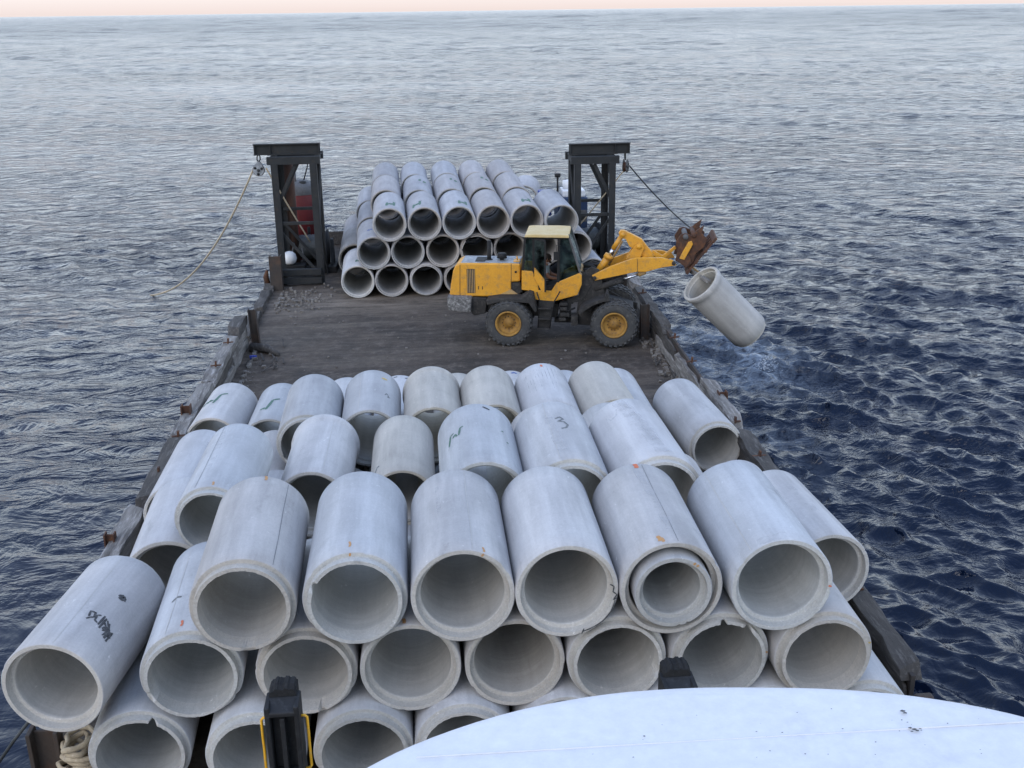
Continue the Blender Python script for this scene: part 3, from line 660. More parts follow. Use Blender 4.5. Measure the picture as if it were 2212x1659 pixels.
# third rank, lower layer on the left
B1 = pipe(-2.90, 12.97, 2.10, 'concrete pipe with open dark mouth behind the leftmost top row pipe', Ro=.49, Ri=.395, L=2.25, yaw=-1.0, front='t', seed=211, group='near stack third rank pipes')
B2 = pipe(-1.78, 14.55, 1.50, 'concrete pipe with flared far collar behind the two leftmost top row pipes', Ro=.54, Ri=.43, L=2.3, yaw=-1, front='g', bell=True, seed=212, group='near stack third rank pipes')
B3 = pipe(-.44, 14.6, 1.46, 'duller grey concrete pipe left of the green lettered whitish pipe', Ro=.51, Ri=.42, L=2.3, front='g', seed=213, group='near stack third rank pipes')
# far ranks of the near stack
cl = ['concrete pipe with round open mouth, leftmost of the raised back rank',
      'concrete pipe with yellow dab near its crown, second of the raised back rank',
      'beige concrete pipe with a collar at its far end in the back rank',
      'blue grey concrete pipe right of the beige collared pipe in the back rank',
      'concrete pipe with thin white drip streaks in the back rank',
      'smooth beige grey concrete pipe at the right end of the raised back rank']
CP = []
for i, (x, l) in enumerate(zip((-2.08, -1.02, .08, 1.15, 2.20, 3.28), cl)):
    CP.append(pipe(x, 17.2-(.1 if i == 0 else 0), 1.45, l, Ro=.53, Ri=.43, L=2.15, yaw=[1.0, .5, 0, 0, 0, 1][i], front='g' if i else 't', bell=i in (2,), seed=221+i, group='near stack back rank pipes'))
C1 = pipe(-4.20, 19.6, .53, 'concrete pipe with green arrow mark beside the left timber side', Ro=.53, Ri=.43, L=2.05, yaw=-2.5, front='g', seed=231, group='near stack back rank pipes')
C2 = pipe(-3.08, 19.4, .53, 'concrete pipe with a green hook mark wedged in the back rank', Ro=.53, Ri=.43, L=2.1, yaw=-1, seed=232, front='g', group='near stack back rank pipes')
C9 = pipe(5.40, 18.25, .53, 'grey concrete pipe lying askew along the right timber side with broken lip', Ro=.53, Ri=.43, L=2.5, yaw=3.5, front='t', seed=233, group='near stack back rank pipes')
dl = ['low concrete pipe peeping out behind the round mouthed back rank pipe', 'low white concrete pipe peeping out left of the beige collared pipe', 'low concrete pipe peeping out right of the beige collared pipe', 'low concrete pipe with blue scribble behind the back rank']
DP = [pipe(x, 19.3, .53, l, Ro=.53, Ri=.43, L=2.4, front='g', seed=241+i, group='near stack back rank pipes') for i, (x, l) in enumerate(zip((-1.70, -.59, .64, 1.79), dl))]
E1 = pipe(-3.58, 13.05, 1.20, 'pale concrete pipe with dark open mouth along the left timber side', Ro=.59, Ri=.47, L=2.1, yaw=3.0, front='g', seed=251, group='near stack second rank pipes')
E0 = pipe(-3.90, 15.22, 1.10, 'pale concrete pipe end to end behind another by the left timber side', Ro=.53, Ri=.43, L=2.3, yaw=0, front='g', seed=252, group='near stack second rank pipes')
F0 = pipe(5.20, 14.2, .56, 'pale concrete pipe barely seen low at the right side under the askew pipe', L=2.1, front='g', seed=253, group='near stack second rank pipes')
hid = 'concrete pipe of the lower layers hidden under the near stack'
for y0, L_, xs, z in ((12.4, 2.1, [-2.6+1.13*i for i in range(7)], .56), (14.7, 2.1, [-2.6+1.13*i for i in range(7)], .56), (16.95, 1.85, [-2.87+1.13*i for i in range(7)], .53),
                      (12.4, 2.1, [.62, 1.75, 2.88], 1.52), (14.7, 2.1, [.75, 1.9, 3.05], 1.52), (19.3, 2.3, [2.93, 4.05], .53)):
    for x in xs: pipe(x, y0, z, hid, L=L_, Ro=.56 if z != .53 else .53, Ri=.452 if z != .53 else .43, group='hidden lower layer pipes')

# lettering, dabs and smears
def P(o, *a, **k): return paint(o, *a, **k)
P(lone, [[(22, .62), (20, .72), (26, .72), (27, .64), (23, .60), (21, .57)], [(33, .72), (29, .69), (30, .60), (34, .58)]], 'pblack', .024)
P(lone, [[(37, .74), (36, .56)], [(40, .72), (39, .52)], [(39, .66), (45, .60), (42, .54), (47, .62), (44, .52), (50, .60), (47, .46), (52, .58), (50, .44)], [(46, .68), (52, .48), (55, .60), (54, .42)], [(42, .70), (56, .50)]], 'pblack', .026)
P(lone, [[(36, 1.15), (39, 1.20), (41, 1.15), (38, 1.12), (42, 1.19), (43, 1.13)]], 'pblack', .05)
P(B5, [[(-3, 1.40), (4, 1.46), (8, 1.38), (0, 1.30), (8, 1.28), (12, 1.17), (8, 1.06), (1, 1.03)]], 'pgrey', .03, sub=8)
P(B4, [[(-48, .95), (-44, 1.25)], [(-44, 1.25), (-38, 1.28)], [(-40, 1.12), (-36, 1.2), (-33, 1.1)], [(-30, 1.1), (-27, 1.32), (-22, 1.34)]], 'pgreen', .03)
P(B4, [[(10, 1.98), (20, 1.90)]], 'pblack', .04)
P(B4, [[(34, 1.2), (36, 1.24)], [(40, .9), (41, .86)]], 'pgreen', .03)
P(C1, [[(-42, .95), (-34, 1.10), (-30, 1.0), (-26, 1.12), (-22, 1.02), (-18, 1.06)], [(-14, .85), (-6, 1.32)], [(-6, 1.32), (8, 1.36)]], 'pgreen', .06)
P(C2, [[(-12, .55), (-4, 1.05)], [(-4, 1.05), (10, 1.12)], [(-26, .62), (-20, .68), (-15, .6)]], 'pgreen', .06)
P(CP[1], [[(30, .9), (34, 1.02), (38, .92), (36, .84), (42, .9)]], 'pgrey', .025)
P(CP[1], [[(24, 1.72), (28, 1.78), (31, 1.72)]], 'pyellow', .07)
P(DP[3], [[(2, 2.2), (8, 2.28), (14, 2.2)], [(18, 2.0), (24, 2.1), (26, 1.95), (30, 2.05)]], 'pblue', .05)
P(DP[1], [[(-12, 2.25), (-4, 2.3)], [(14, 2.2), (22, 2.26)]], 'pgrey', .05)
P(CP[4], [[(a, 1.95+.08*math.sin(a)), (a, .7+.5*abs(math.sin(a*.7)))] for a in (-40, -33, -27, -20, -14, -6, 2, 9, 17, 25)], 'pwhite', .012, name='drip_streak')
P(CP[4], [[(-2, 2.05), (-1, 1.93)]], 'pred', .04)
rq = random.Random(8)
for w_, dx_ in ((.20, 0), (.10, 3)):
    P(B6, [[(-14+dx_, 2.06), (-11+dx_, 1.8), (-7+dx_, 1.5), (-5+dx_, 1.2), (0+dx_, .9), (3+dx_, .5), (6+dx_, .12)]], 'pwhite', w_, name='plaster_smear')
P(B6, [[(-42, 1.7), (-36, 1.55), (-26, 1.6), (-22, 1.8)]], 'pwhite', .022, name='plaster_smear')
P(B3, [[(-52, .35), (-46, .52), (-42, .46)]], 'pgrey', .03)
for o_, ang, y_, c_, w_ in ((A[1], -4, .14, 'porange', .022), (A[2], 24, .02, 'porange', .022), (A[4], -14, .09, 'porange', .04), (A[4], -11, .04, 'porange', .03), (Bm[0], -8, .12, 'pred', .025), (B1, 5, .04, 'porange', .025), (A[0], 8, 2.0, 'porange', .03), (A[4], -3, 1.98, 'pred', .05), (Bm[2], -6, .03, 'porange', .035)):
    P(o_, [[(ang, y_+.10), (ang+1.5, y_+.03), (ang+.5, y_-.02 if y_ > .05 else y_)]], c_, w_, name='rust_dab')
for o_, ang, c_ in ((A[1], -3, 'porange'), (A[2], 24, 'porange'), (A[5], 93, 'pred'), (Bm[1], 42, 'porange'), (Bm[3], 48, 'porange'), (Bm[4], -30, 'porange'), (Bm[6], 76, 'pyellow'), (Bm[5], 88, 'porange')):
    P(o_, [[(ang, .515), (ang+1, .552)]], c_, .02, rim=True, name='rust_dab')
P(nest, [[(32, .385), (33, .418)], [(38, .385), (39, .418)]], 'porange', .022, rim=True, name='rust_dab')
P(A[3], [[(82, .47), (86, .51), (93, .50), (97, .545), (104, .52), (101, .555)], [(104, .54), (120, .55), (135, .548), (150, .535), (160, .53)], [(158, .50), (163, .552)]], 'pblack', .014, rim=True, name='paint_mark')
P(A[4], [[(-4, 1.95), (0, 1.5), (1, 1.1), (3, .7), (4, .3)]], 'pwhite', .10, name='plaster_smear')
P(right20, [[(3, 1.5), (6, 1.1), (8, .7)]], 'pwhite', .12, name='plaster_smear'); P(A[5], [[(-30, .1), (-12, .06), (6, .12)]], 'pwhite', .12, name='plaster_smear'); P(A[2], [[(-24, 1.7), (-23, 1.3), (-22, .8)]], 'pwhite', .05, name='plaster_smear')
P(B5, [[(-12, 1.5), (-11, 1.0), (-8, .3)]], 'pwhite', .12, name='plaster_smear'); P(B1, [[(-20, 2.0), (-15, 1.2), (-16, .5)]], 'pwhite', .10, name='plaster_smear')
P(Bm[0], [[(-30, .75), (-24, .82), (-18, .78)]], 'pgrey', .03)

for o_, a_, L_ in ((A[0], 38, 2.05), (A[2], 12, 2.05), (A[4], 6, 2.05), (A[5], -40, 2.05), (B5, -14, 2.05), (B1, -22, 2.2), (lone, 8, 1.9), (Bm[0], -25, 2.0), (CP[1], -20, 2.1), (B2, 20, 2.2), (right20, 30, 2.0)):
    P(o_, [[(a_, .03), (a_+.4, L_*.33), (a_-.3, L_*.66), (a_, L_)]], 'pgrey' if a_ in (38, 6, -22) else 'rim', .006, name='form_seam')
# ------------------------------------------------------------------ the far stack
rq = random.Random(12)
FR, FI, FL = .515, .435, 3.05
ft = [-.93, .13, 1.18, 2.22, 3.25, 4.29]
marks = {0: 'green', 1: 'green', 2: 'green', 4: 'green'}
flab = ['concrete pipe with dark lettering at the left end of the far stack top row', 'concrete pipe second from left in the far stack top row front',
        'concrete pipe third from left in the far stack top row front', 'concrete pipe fourth from left in the far stack top row front',
        'concrete pipe fifth from left in the far stack top row, above the loader cab', 'single concrete pipe at the right end of the far top row, blue showing inside']
FT = []
for i, x in enumerate(ft):
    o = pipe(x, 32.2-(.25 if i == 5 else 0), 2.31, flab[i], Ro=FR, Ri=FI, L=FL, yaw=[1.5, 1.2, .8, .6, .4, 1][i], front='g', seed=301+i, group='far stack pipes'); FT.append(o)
    if i in marks:
        a0 = [8, -22, 20, 0, 8, 0][i]
        P(o, [[(a0-15, .45), (a0-13, 1.0)], [(a0-9, .62), (a0-4, .85), (a0, .6), (a0+4, .85)], [(a0+9, .5), (a0+11, 1.1)], [(a0+6, 1.12), (a0+18, 1.1)]], 'pgreen', .075)
for rk in (1, 2):
    for i in range(5):
        w = ['middle', 'hindmost'][rk-1]
        o = pipe(ft[i]-.10*rk-(.08 if i < 2 else 0)+.02*i*rk+rq.uniform(-.05, .05), 32.2+rk*3.42+rq.uniform(-.14, .14), 2.31+.012*rk, 'far stack top row pipe, %s of three in line, %s column from left' % (w, ORD[i]), Ro=FR, Ri=FI, L=FL+.3, yaw=[1.2, .8, .6, .4, .2][i], group='far stack pipes', seed=320+rk*10+i, front='g')
        if rk == 1 and i in (1, 2, 3): P(o, [[(8, 1.9), (10, 2.3)], [(24, 1.7), (28, 2.1), (31, 1.8)]], 'pgreen', .08)
fm = [-1.46, -.42, .66, 1.70, 2.74, 3.76, 4.79]
mlab = ['concrete pipe at the left end of the far stack middle row', 'concrete pipe second from left in the far stack middle row', 'concrete pipe third from left in the far stack middle row',
        'concrete pipe with jagged broken lip in the far stack middle row', 'concrete pipe just left of the loader cab in the far middle row', 'concrete pipe behind the loader cab in the far middle row', 'concrete pipe right of the loader windscreen at the end of the far middle row']
for i, x in enumerate(fm):
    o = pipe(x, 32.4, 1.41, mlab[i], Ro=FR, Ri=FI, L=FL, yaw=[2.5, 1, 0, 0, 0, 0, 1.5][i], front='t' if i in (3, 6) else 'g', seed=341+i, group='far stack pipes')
    if i == 0: P(o, [[(-18, 1.1), (-14, 1.25), (-12, 1.05)], [(-6, 1.3), (-4, 1.1)]], 'pblue', .05); 
fb = [-2.0, -.96, .11, 1.17, 2.22, 3.26, 4.30, 5.34]
blab = ['white concrete pipe at the left end of the far stack bottom row', 'concrete pipe second from left in the far stack bottom row', 'concrete pipe third from left in the far stack bottom row', 'concrete pipe half hidden behind the rear of the loader in the far bottom row',
        None, None, None, 'concrete pipe low at the right end of the far bottom row behind the boom']
for i, x in enumerate(fb):
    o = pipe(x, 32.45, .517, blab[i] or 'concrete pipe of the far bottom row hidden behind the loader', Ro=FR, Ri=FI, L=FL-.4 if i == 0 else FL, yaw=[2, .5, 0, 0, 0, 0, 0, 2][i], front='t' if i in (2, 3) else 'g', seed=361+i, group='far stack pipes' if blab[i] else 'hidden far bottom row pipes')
    if i == 0: P(o, [[(-4, .55), (-2, .85)], [(2, .6), (6, .72), (10, .6)], [(14, .58), (16, .9), (24, .92)]], 'pgreen', .06)
for rk in (1, 2):
    w = ['middle', 'hindmost'][rk-1]
    pipe(fm[0]-.18*rk, 32.4+rk*3.4, 1.41, 'leftmost far middle row pipe, %s of three in line' % w, Ro=FR, Ri=FI, L=FL+.25, yaw=1.5, seed=381+rk, front='g', group='far stack pipes')
    pipe(fb[0]-.12*rk-.1, 32.2+rk*3.1, .53 if rk == 2 else .56, 'leftmost far bottom row pipe, %s of three in line%s' % (w, ', wider and darker' if rk == 1 else ''), Ro=FR if rk == 2 else .56, Ri=FI if rk == 2 else .47, L=FL-.1, yaw=1.5, seed=385+rk, front='g', group='far stack pipes')
    for i in range(1, 6): pipe(fm[i]-.1*rk, 32.4+rk*3.4, 1.41, 'concrete pipe deep inside the far stack', Ro=FR, Ri=FI, L=FL+.25, yaw=.5, group='pipes inside the far stack', front='g')
    for i in range(1, 7): pipe(fb[i]-.1*rk, 32.4+rk*3.4, .517, 'concrete pipe deep inside the far stack', Ro=FR, Ri=FI, L=FL+.25, yaw=.5, group='pipes inside the far stack', front='g')
pipe(3.55, 36.3, 2.25, 'grey concrete pipe showing behind the fifth and sixth far top row pipes', Ro=FR, Ri=FI, L=2.4, yaw=-8, seed=391, front='g', group='far stack pipes')
# the pipe going overboard
pa = on_y(1513, 612, 25.6); pb = on_y(1628, 726, 25.9); ax = (pb-pa).normalized()
drop = pipe(0, 0, 0, 'pale concrete pipe tipping off the fork over the water', Ro=.515, Ri=.435, L=1.98, front='t', back='g', seed=395, spin=0, bell=True)
yv = -ax; xv = yv.cross(Vector((0, 0, 1))).normalized(); zv = xv.cross(yv)
mm = Matrix((xv, yv, zv)).transposed().to_4x4(); mm.translation = pa+ax*1.98; drop.matrix_world = mm
drop.color = (.93, .90, .85, 1)

# ------------------------------------------------------------------ gantry towers
def gantry(xl_, xr_, yf, yb, ht, side, label):
    base = ((xl_+xr_)/2, (yf+yb)/2, 0)
    g = empty('gantry', base); tag(g, label, 'gantry', 'steel gantries at the stern')
    w = .22
    def B(a, b, name, ww=.10, hh=.10): MB().bar(a, b, ww, hh).build(name, M['steel'], g, off=base, bev=.006)
    for x in (xl_, xr_):
        for y in (yf, yb):
            mb = MB()      # angle-section legs
            sx = 1 if x == xl_ else -1; sy = 1 if y == yf else -1
            mb.box((x, y, ht/2), (.03, w, ht)).box((x+sx*(w/2), y-sy*(w/2-.016), ht/2), (w-.035, .03, ht)); mb.build('leg', M['steel'], g, off=base, bev=.004)
    for y in (yf, yb):
        MB().box(((xl_+xr_)/2, y, ht+.08), (xr_-xl_+.26, .20, .24)).build('head_frame', M['steel'], g, off=base, bev=.008)
        for z in ((2.0,) if y == yf else (2.25,)): B((xl_+.1, y, z), (xr_-.1, y, z), 'crossbar', .07, .10)
        if side < 0: a, b, c, d = (xl_+.1, 2.6), (xr_-.65, ht-.05), (xl_+.1, 1.75), (xr_-.1, .25)
        else: a, b, c, d = (xr_-.1, 2.5), (xl_+.65, ht-.05), (xr_-.1, 1.9), (xl_+.1, .35)
        B((a[0], y+.02, a[1]), (b[0], y+.02, b[1]), 'brace', .07, .11); B((c[0], y+.02, c[1]), (d[0], y+.02, d[1]), 'brace', .06, .09)
    for x in (xl_, xr_):
        MB().box((x, (yf+yb)/2, ht+.08), (.14, yb-yf-.17, .19)).build('head_frame', M['steel'], g, off=base, bev=.008)
        B((x, yf+.1, 2.1), (x, yb-.1, 3.6), 'brace', .05, .07); B((x, yf+.1, 1.9), (x, yb-.1, .4), 'brace', .05, .07)
    # I-beam with overhanging nose
    x0, x1 = (xl_-.58, xr_+.12) if side < 0 else (xl_-.12, xr_+.58)
    ym = (yf+yb)/2-.15; z0 = ht+.215; xm = (x0+x1)/2; L = x1-x0
    mb = MB().box((xm, ym, z0+.165), (L, .03, .29)).box((xm, ym, z0+.325), (L, .22, .028)).box((xm, ym, z0+.008), (L, .22, .028))
    for t in (.02, .25, .98): mb.box((x0+L*t if side < 0 else x1-L*t, ym-.055, z0+.166), (.02, .09, .28))
    mb.build('hoist_beam', M['steel'], g, off=base)
    for x in (xl_, xr_):
        MB().box((x, ym, ht+.21), (.3, .26, .02)).build('bearing_plate', M['steel'], g, off=base)
    nose = x0+.14 if side < 0 else x1-.16
    return g, nose, ym, z0
gl_, nxl, nyl, nzl = gantry(-4.62, -3.22, 34.6, 35.9, 3.92, -1, 'dark steel gantry with a pulley over the left side of the stern')
gr_, nxr, nyr, nzr = gantry(5.06, 6.38, 34.6, 35.9, 3.70, 1, 'dark steel gantry with a pulley over the right side of the stern')
bo = ((-4.62-3.22)/2, 35.25, 0)
for y, z in ((34.42, .16), (34.40, .44), (36.05, .16)):
    MB().box((-3.95, y, z), (1.35, .2, .2)).build('sill_beam', M['steel'], gl_, off=bo, bev=.01)
for y in (34.5, 36.0): MB().box((5.72, y, .12), (1.6, .22, .22)).build('sill_beam', M['steel'], gr_, off=((5.06+6.38)/2, 35.25, 0), bev=.01)

# pulley blocks
def block(name, loc, mat_cheek, mat_sheave, rz, tilt, label, r=.20):
    e = empty(name, loc, rz); e.rotation_euler = (0, tilt, rz); tag(e, label, 'pulley', 'pulley blocks')
    poly = []
    for i in range(20):
        a = 2*math.pi*i/20; x, z = r*math.cos(a), -.46+r*math.sin(a)
        if z > -.46: x *= max(.25, 1-(z+.46)*2.1); z = -.46+(z+.46)*1.5
        poly.append((x, z))
    for y in (-.07, .05): MB().prism(poly, y, y+.02).build('cheek_plate', M[mat_cheek], e)
    mb = MB().lathe([(.03, -.04), (r*1.06, -.045), (r*.85, -.01), (r*.85, .01), (r*1.06, .045), (.03, .04)], 24, (0, 0, -.47), 'Y'); mb.build('sheave', M[mat_sheave], e)
    MB().lathe([(.001, -.10), (.05, -.10), (.05, .10), (.001, .10)], 12, (0, 0, -.47), 'Y').build('axle', M['wire'], e)
    for a in (.52, 2.6, 4.7): MB().lathe([(.001, -.078), (.045, -.078), (.045, -.07), (.001, -.07)], 10, (.12*math.cos(a), 0, -.47+.12*math.sin(a)), 'Y').build('hole', M['black'], e)
    mb = MB().tube([(0, 0, -.22), (.05, 0, -.14), (.045, 0, -.04), (0, 0, .02), (-.045, 0, -.04), (-.05, 0, -.14), (0, 0, -.22)], .022, 8); mb.build('shackle', M['wire'], e)
    return e
block('pulley_block', (nxl, nyl, nzl-.01), 'hoodtop', 'rust', 0, .08, 'pale grey and rust pulley block hanging from the left gantry', .18)
block('pulley_block', (nxr, nyr, nzr-.01), 'greytop', 'rust', R_(62), -.22, 'weathered grey pulley block hanging from the right gantry', .17)
def line_thing(name, pts, r, mat, label, cat):
    p0 = Vector(pts[0]); mb = MB().tube([Vector(p)-p0 for p in pts], r, 7); o = mb.build(name, M[mat]); o.location = p0; tag(o, label, cat); return o
def sag(a, b, s, n=24): 
    a, b = Vector(a), Vector(b); return [a.lerp(b, i/n)+Vector((0, 0, -s*4*(i/n)*(1-i/n))) for i in range(n+1)]
wq = on_z(322, 638, SEA-.1)
line_thing('mooring_rope', sag((nxl-.21, nyl-.02, nzl-.47), wq, 1.0), .03, 'rope', 'tan rope sagging from the left pulley down into the sea', 'rope')
line_thing('hauling_rope', sag((nxl+.2, nyl, nzl-.42), (-3.75, 36.3, 1.0), .02, 10), .026, 'rope', 'tan rope running inside the left gantry from pulley to winch', 'rope')
wq = on_z(1536, 522, SEA-.1)
line_thing('wire_cable', sag((nxr+.15, nyr-.05, nzr-.42), wq, .25), .024, 'wire', 'thin dark cable running from the right pulley down towards the sea', 'cable')
line_thing('hauling_cable', sag((nxr-.05, nyr, nzr-.6), (5.15, 36.4, .9), .02, 10), .022, 'rope', 'rope inside the right gantry running down to the winch', 'rope')

# stern gear on the port side
sp_ = MB().tube([(-4.34, 36.3, 0), (-4.34, 36.3, 4.02)], .21, 24); o = sp_.build('spud_pipe', M['spud'], off=(-4.34, 36.3, 0)); o.location = (-4.34, 36.3, 0)
tag(o, 'rust brown vertical spud pipe inside the left gantry', 'pipe')
e = empty('fuel_tank', (-4.16, 38.0, 0)); tag(e, 'faded red upright tank with grey domed top behind the left gantry', 'tank')
MB().lathe([(.001, .05), (.62, .05), (.62, 2.45), (.605, 2.48)], 36).build('shell', M['redtank'], e)
MB().lathe([(.63, 2.44), (.63, 2.52), (.60, 2.68), (.48, 2.80), (.30, 2.87), (.001, 2.90)], 36).build('dome', M['greytop'], e)
MB().tube([(-.12, -.2, 2.7), (-.12, -.2, 3.15)], .05, 10).tube([(-.12, -.2, 2.78), (-.12, -.2, 2.86)], .10, 10).build('vent_pipe', M['greytop'], e)
MB().lathe([(.001, 0), (.12, 0), (.12, .1), (.001, .13)], 12, (.15, -.3, 2.78)).build('hatch', M['steel'], e)
MB().tube([(.15, 0, 2.85), (.30, .1, 3.3), (.42, .2, 3.9)], .022, 8).build('hose', M['black'], e)
def winch(loc, label, s=1.0, rz=0):
    e = empty('winch', loc, rz); tag(e, label, 'winch', 'deck winches'); e.scale = (s, s, s)
    MB().box((0, 0, .10), (1.5, 1.1, .2)).build('base_frame', M['black'], e, bev=.01)
    MB().lathe([(.001, -.52), (.52, -.52), (.52, -.46), (.30, -.45), (.31, .45), (.52, .46), (.52, .52), (.001, .52)], 28, (0, 0, .72), 'X').build('drum', M['black'], e)
    MB().lathe([(.33, -.44)]+[(.36+.02*(k % 2), -.44+.055*k) for k in range(1, 16)]+[(.33, .44)], 24, (0, 0, .72), 'X').build('rope_coil', M['wire'], e)
    for x in (-.62, .62): MB().prism([(-.35, .2), (.35, .2), (.12, .95), (-.12, .95)], x-.04, x+.04).build('side_frame', M['steel'], e).rotation_euler = (0, 0, R_(90))
    MB().box((.1, .45, .55), (.7, .4, .6)).tube([(-.1, .45, .8), (-.1, .45, 1.25)], .05, 8).build('engine', M['black'], e, bev=.02)
    MB().tube([(-.5, -.55, .2), (-.55, -.62, .7), (-.45, -.6, .95)], .02, 6).tube([(-.35, -.5, .2), (-.2, -.62, .55), (-.25, -.55, .8)], .018, 6).build('lever', M['greytop'], e)
    return e
winch((-3.75, 36.6, 0), 'black greasy winch on deck inside the left gantry', 1.12)
winch((5.75, 36.7, 0), 'black greasy winch on deck inside the right gantry', 1.05, R_(10))
o = MB().lathe([(.001, 0), (.12, .01), (.20, .08), (.235, .2), (.2, .34), (.12, .42), (.001, .455)], 28).build('buoy', M['white'])
q = on_z(627, 571, .45); o.location = (q.x, q.y, .45); tag(o, 'round white plastic buoy sitting inside the left gantry', 'buoy')
o = MB().box((0, 0, .22), (.8, .5, .44)).build('equipment_box', M['black'], bev=.02); o.location = (q.x+.1, q.y+.05, 0); tag(o, 'black steel box under the white buoy', 'box')
# starboard generator
e = empty('generator', (5.42, 38.0, 0)); tag(e, 'dark blue generator with white panel behind the right gantry', 'generator')
MB().box((0, 0, 1.05), (1.05, 1.2, 2.1)).build('housing', M['blue'], e, bev=.03)
MB().box((.28, -.615, 1.45), (.42, .03, .42)).build('control_panel', M['greytop'], e, bev=.01)
MB().box((.28, -.632, 1.42), (.30, .02, .24)).build('display', M['black'], e)
MB().box((.05, -.02, 2.22), (.8, .9, .24)).build('white_tank', M['white'], e, bev=.04)
MB().lathe([(.001, 2.34), (.2, 2.34), (.2, 2.62), (.001, 2.66)], 16, (-.1, 0, 0)).build('filler_drum', M['white'], e)
MB().tube([(-.45, .2, 2.1), (-.45, .2, 2.75)], .035, 8).tube([(-.45, .2, 2.72), (-.45, .2, 2.85)], [.1, .12], 8).build('exhaust', M['black'], e)
o = MB().lathe([(.001, 0), (.29, 0), (.29, .3), (.30, .31), (.29, .33), (.29, .6), (.30, .61), (.29, .63), (.29, .84), (.001, .84)], 28).build('drum', M['scrapblue']); o.location = (4.3, 36.9, 1.62)
tag(o, 'blue barrel seen through the right end pipe of the far top row', 'barrel')
# coil of old rope on the near port corner
mb = MB(); pts = []
for i in range(90):
    a = i*.42; rr_ = .20+.05*math.sin(i*.9); pts.append((rr_*math.cos(a)+.05*math.sin(i), rr_*1.15*math.sin(a), .04+.0042*i+.02*math.sin(i*1.7)))
mb.tube(pts, .032, 7); o = mb.build('rope_coil', M['rope']); o.location = (-4.22, 10.72, 0.0); o.scale = (.85, .85, 1.2); tag(o, 'heap of old tan rope at the near left corner of the barge', 'rope')
line_thing('mooring_line', [on_z(64, 1556, .5), on_z(30, 1600, .1), on_z(-20, 1672, -.4)], .022, 'wire', 'taut grey line leaving the near left corner of the barge', 'cable')

# splash thrown up beside the barge
q = on_z(1652, 797, SEA); mb = MB(); r = random.Random(9)
for i in range(260):
    a = r.uniform(0, 6.283); d = abs(r.gauss(0, .22)); h = max(0, r.gauss(.16, .16))*(1-d); s = r.uniform(.004, .014)
    c = Vector((d*math.cos(a)*1.3, d*math.sin(a), h)); mb.lathe([(.001, -s), (s*.8, -s*.5), (s, 0), (s*.7, s*.6), (.001, s)], 6, c)
o = mb.build('water_splash', M['spray']); o.location = q; tag(o, 'small spray of water beside the tipped pipe', 'splash', kind='stuff')

# ------------------------------------------------------------------ wheel loader
HD = math.atan2(-.52, 2.77)
hx = Vector((math.cos(HD), math.sin(HD), 0)); hy = Vector((-math.sin(HD), math.cos(HD), 0))
LROOT = Vector((2.17, 26.84, 0))+hy*1.04
ld = empty('wheel_loader', LROOT, HD); tag(ld, 'yellow articulated wheel loader with black lower body crossing the deck', 'loader')
def lz(zx, zy, v):
    """side-view tracing point -> (u forward, w up) in the loader plane at lateral offset v"""
    px, py = 932.6+zx*.24802, 466.3+zy*.24802
    d = ray(px, py); n_ = hy; t = ((LROOT+hy*v)-EYE).dot(n_)/d.dot(n_); p = EYE+d*t-LROOT
    return (p.dot(hx), p.z)
def lp(zx, zy, v): u, w = lz(zx, zy, v); return Vector((u, v, w))
def poly(pts, v): return [lz(x, y, v) for x, y in pts]
def part(mb, name, mat, parent=ld, bev=0.0): return mb.build(name, M[mat], parent, bev=bev)
# wheels
WR = .615
cu0, cw0 = lz(668, 955, -1.0); cu1, cw1 = lz(1588, 970, -1.0)
def wheel(u, sgn, label):
    e = MB()
    W = .46; v0 = -.58 if sgn < 0 else .58
    prof = [(.34, 0), (.40, -.02), (.50, -.035), (.565, -.02), (.590, .03), (.592, .23), (.590, .43), (.565, .48), (.50, .495), (.40, .48), (.34, .46)]
    e.lathe(prof, 56, (0, -.23, 0), 'Y', closed=True)
    for k in range(26):
        a = 2*math.pi*k/26
        for s_ in (-1, 1):
            a2 = a+(.12 if s_ > 0 else 0)
            R1 = Matrix.Rotation(-a2, 3, 'Y')
            e.box(R1 @ Vector((0, s_*.13, .588)), (.085, .20, .05), R1 @ Matrix.Rotation(s_*.5, 3, 'Z'))
            e.box(R1 @ Vector((0, s_*.235, .535)), (.075, .04, .10), R1 @ Matrix.Rotation(s_*-.42, 3, 'X'))
    o = e.build('wheel', M['tyre'], ld); o.location = (u, v0-.23 if sgn < 0 else v0+.23, WR); o.rotation_euler = (0, rng.uniform(0, 1), 0)
    f = -1 if sgn < 0 else 1
    rim = MB().lathe([(.345, f*.235), (.345, f*.25), (.325, f*.255), (.30, f*.245), (.285, f*.20), (.275, f*.10), (.20, f*.085), (.13, f*.085), (.12, f*.12), (.001, f*.125)], 40, (0, 0, 0), 'Y').build('rim', M['wheelrim'], o)
    bolts = MB()
    for k in range(12): a = k*math.pi/6; bolts.lathe([(.001, f*.105), (.013, f*.105), (.013, f*.08)], 6, (.17*math.cos(a), 0, .17*math.sin(a)), 'Y')
    bolts.build('wheel_nuts', M['grime'], o)
    return o
for u in (0.0, cu1-cu0):
    for s_ in (-1, 1): wheel(u+cu0, s_, '')
U1 = cu1
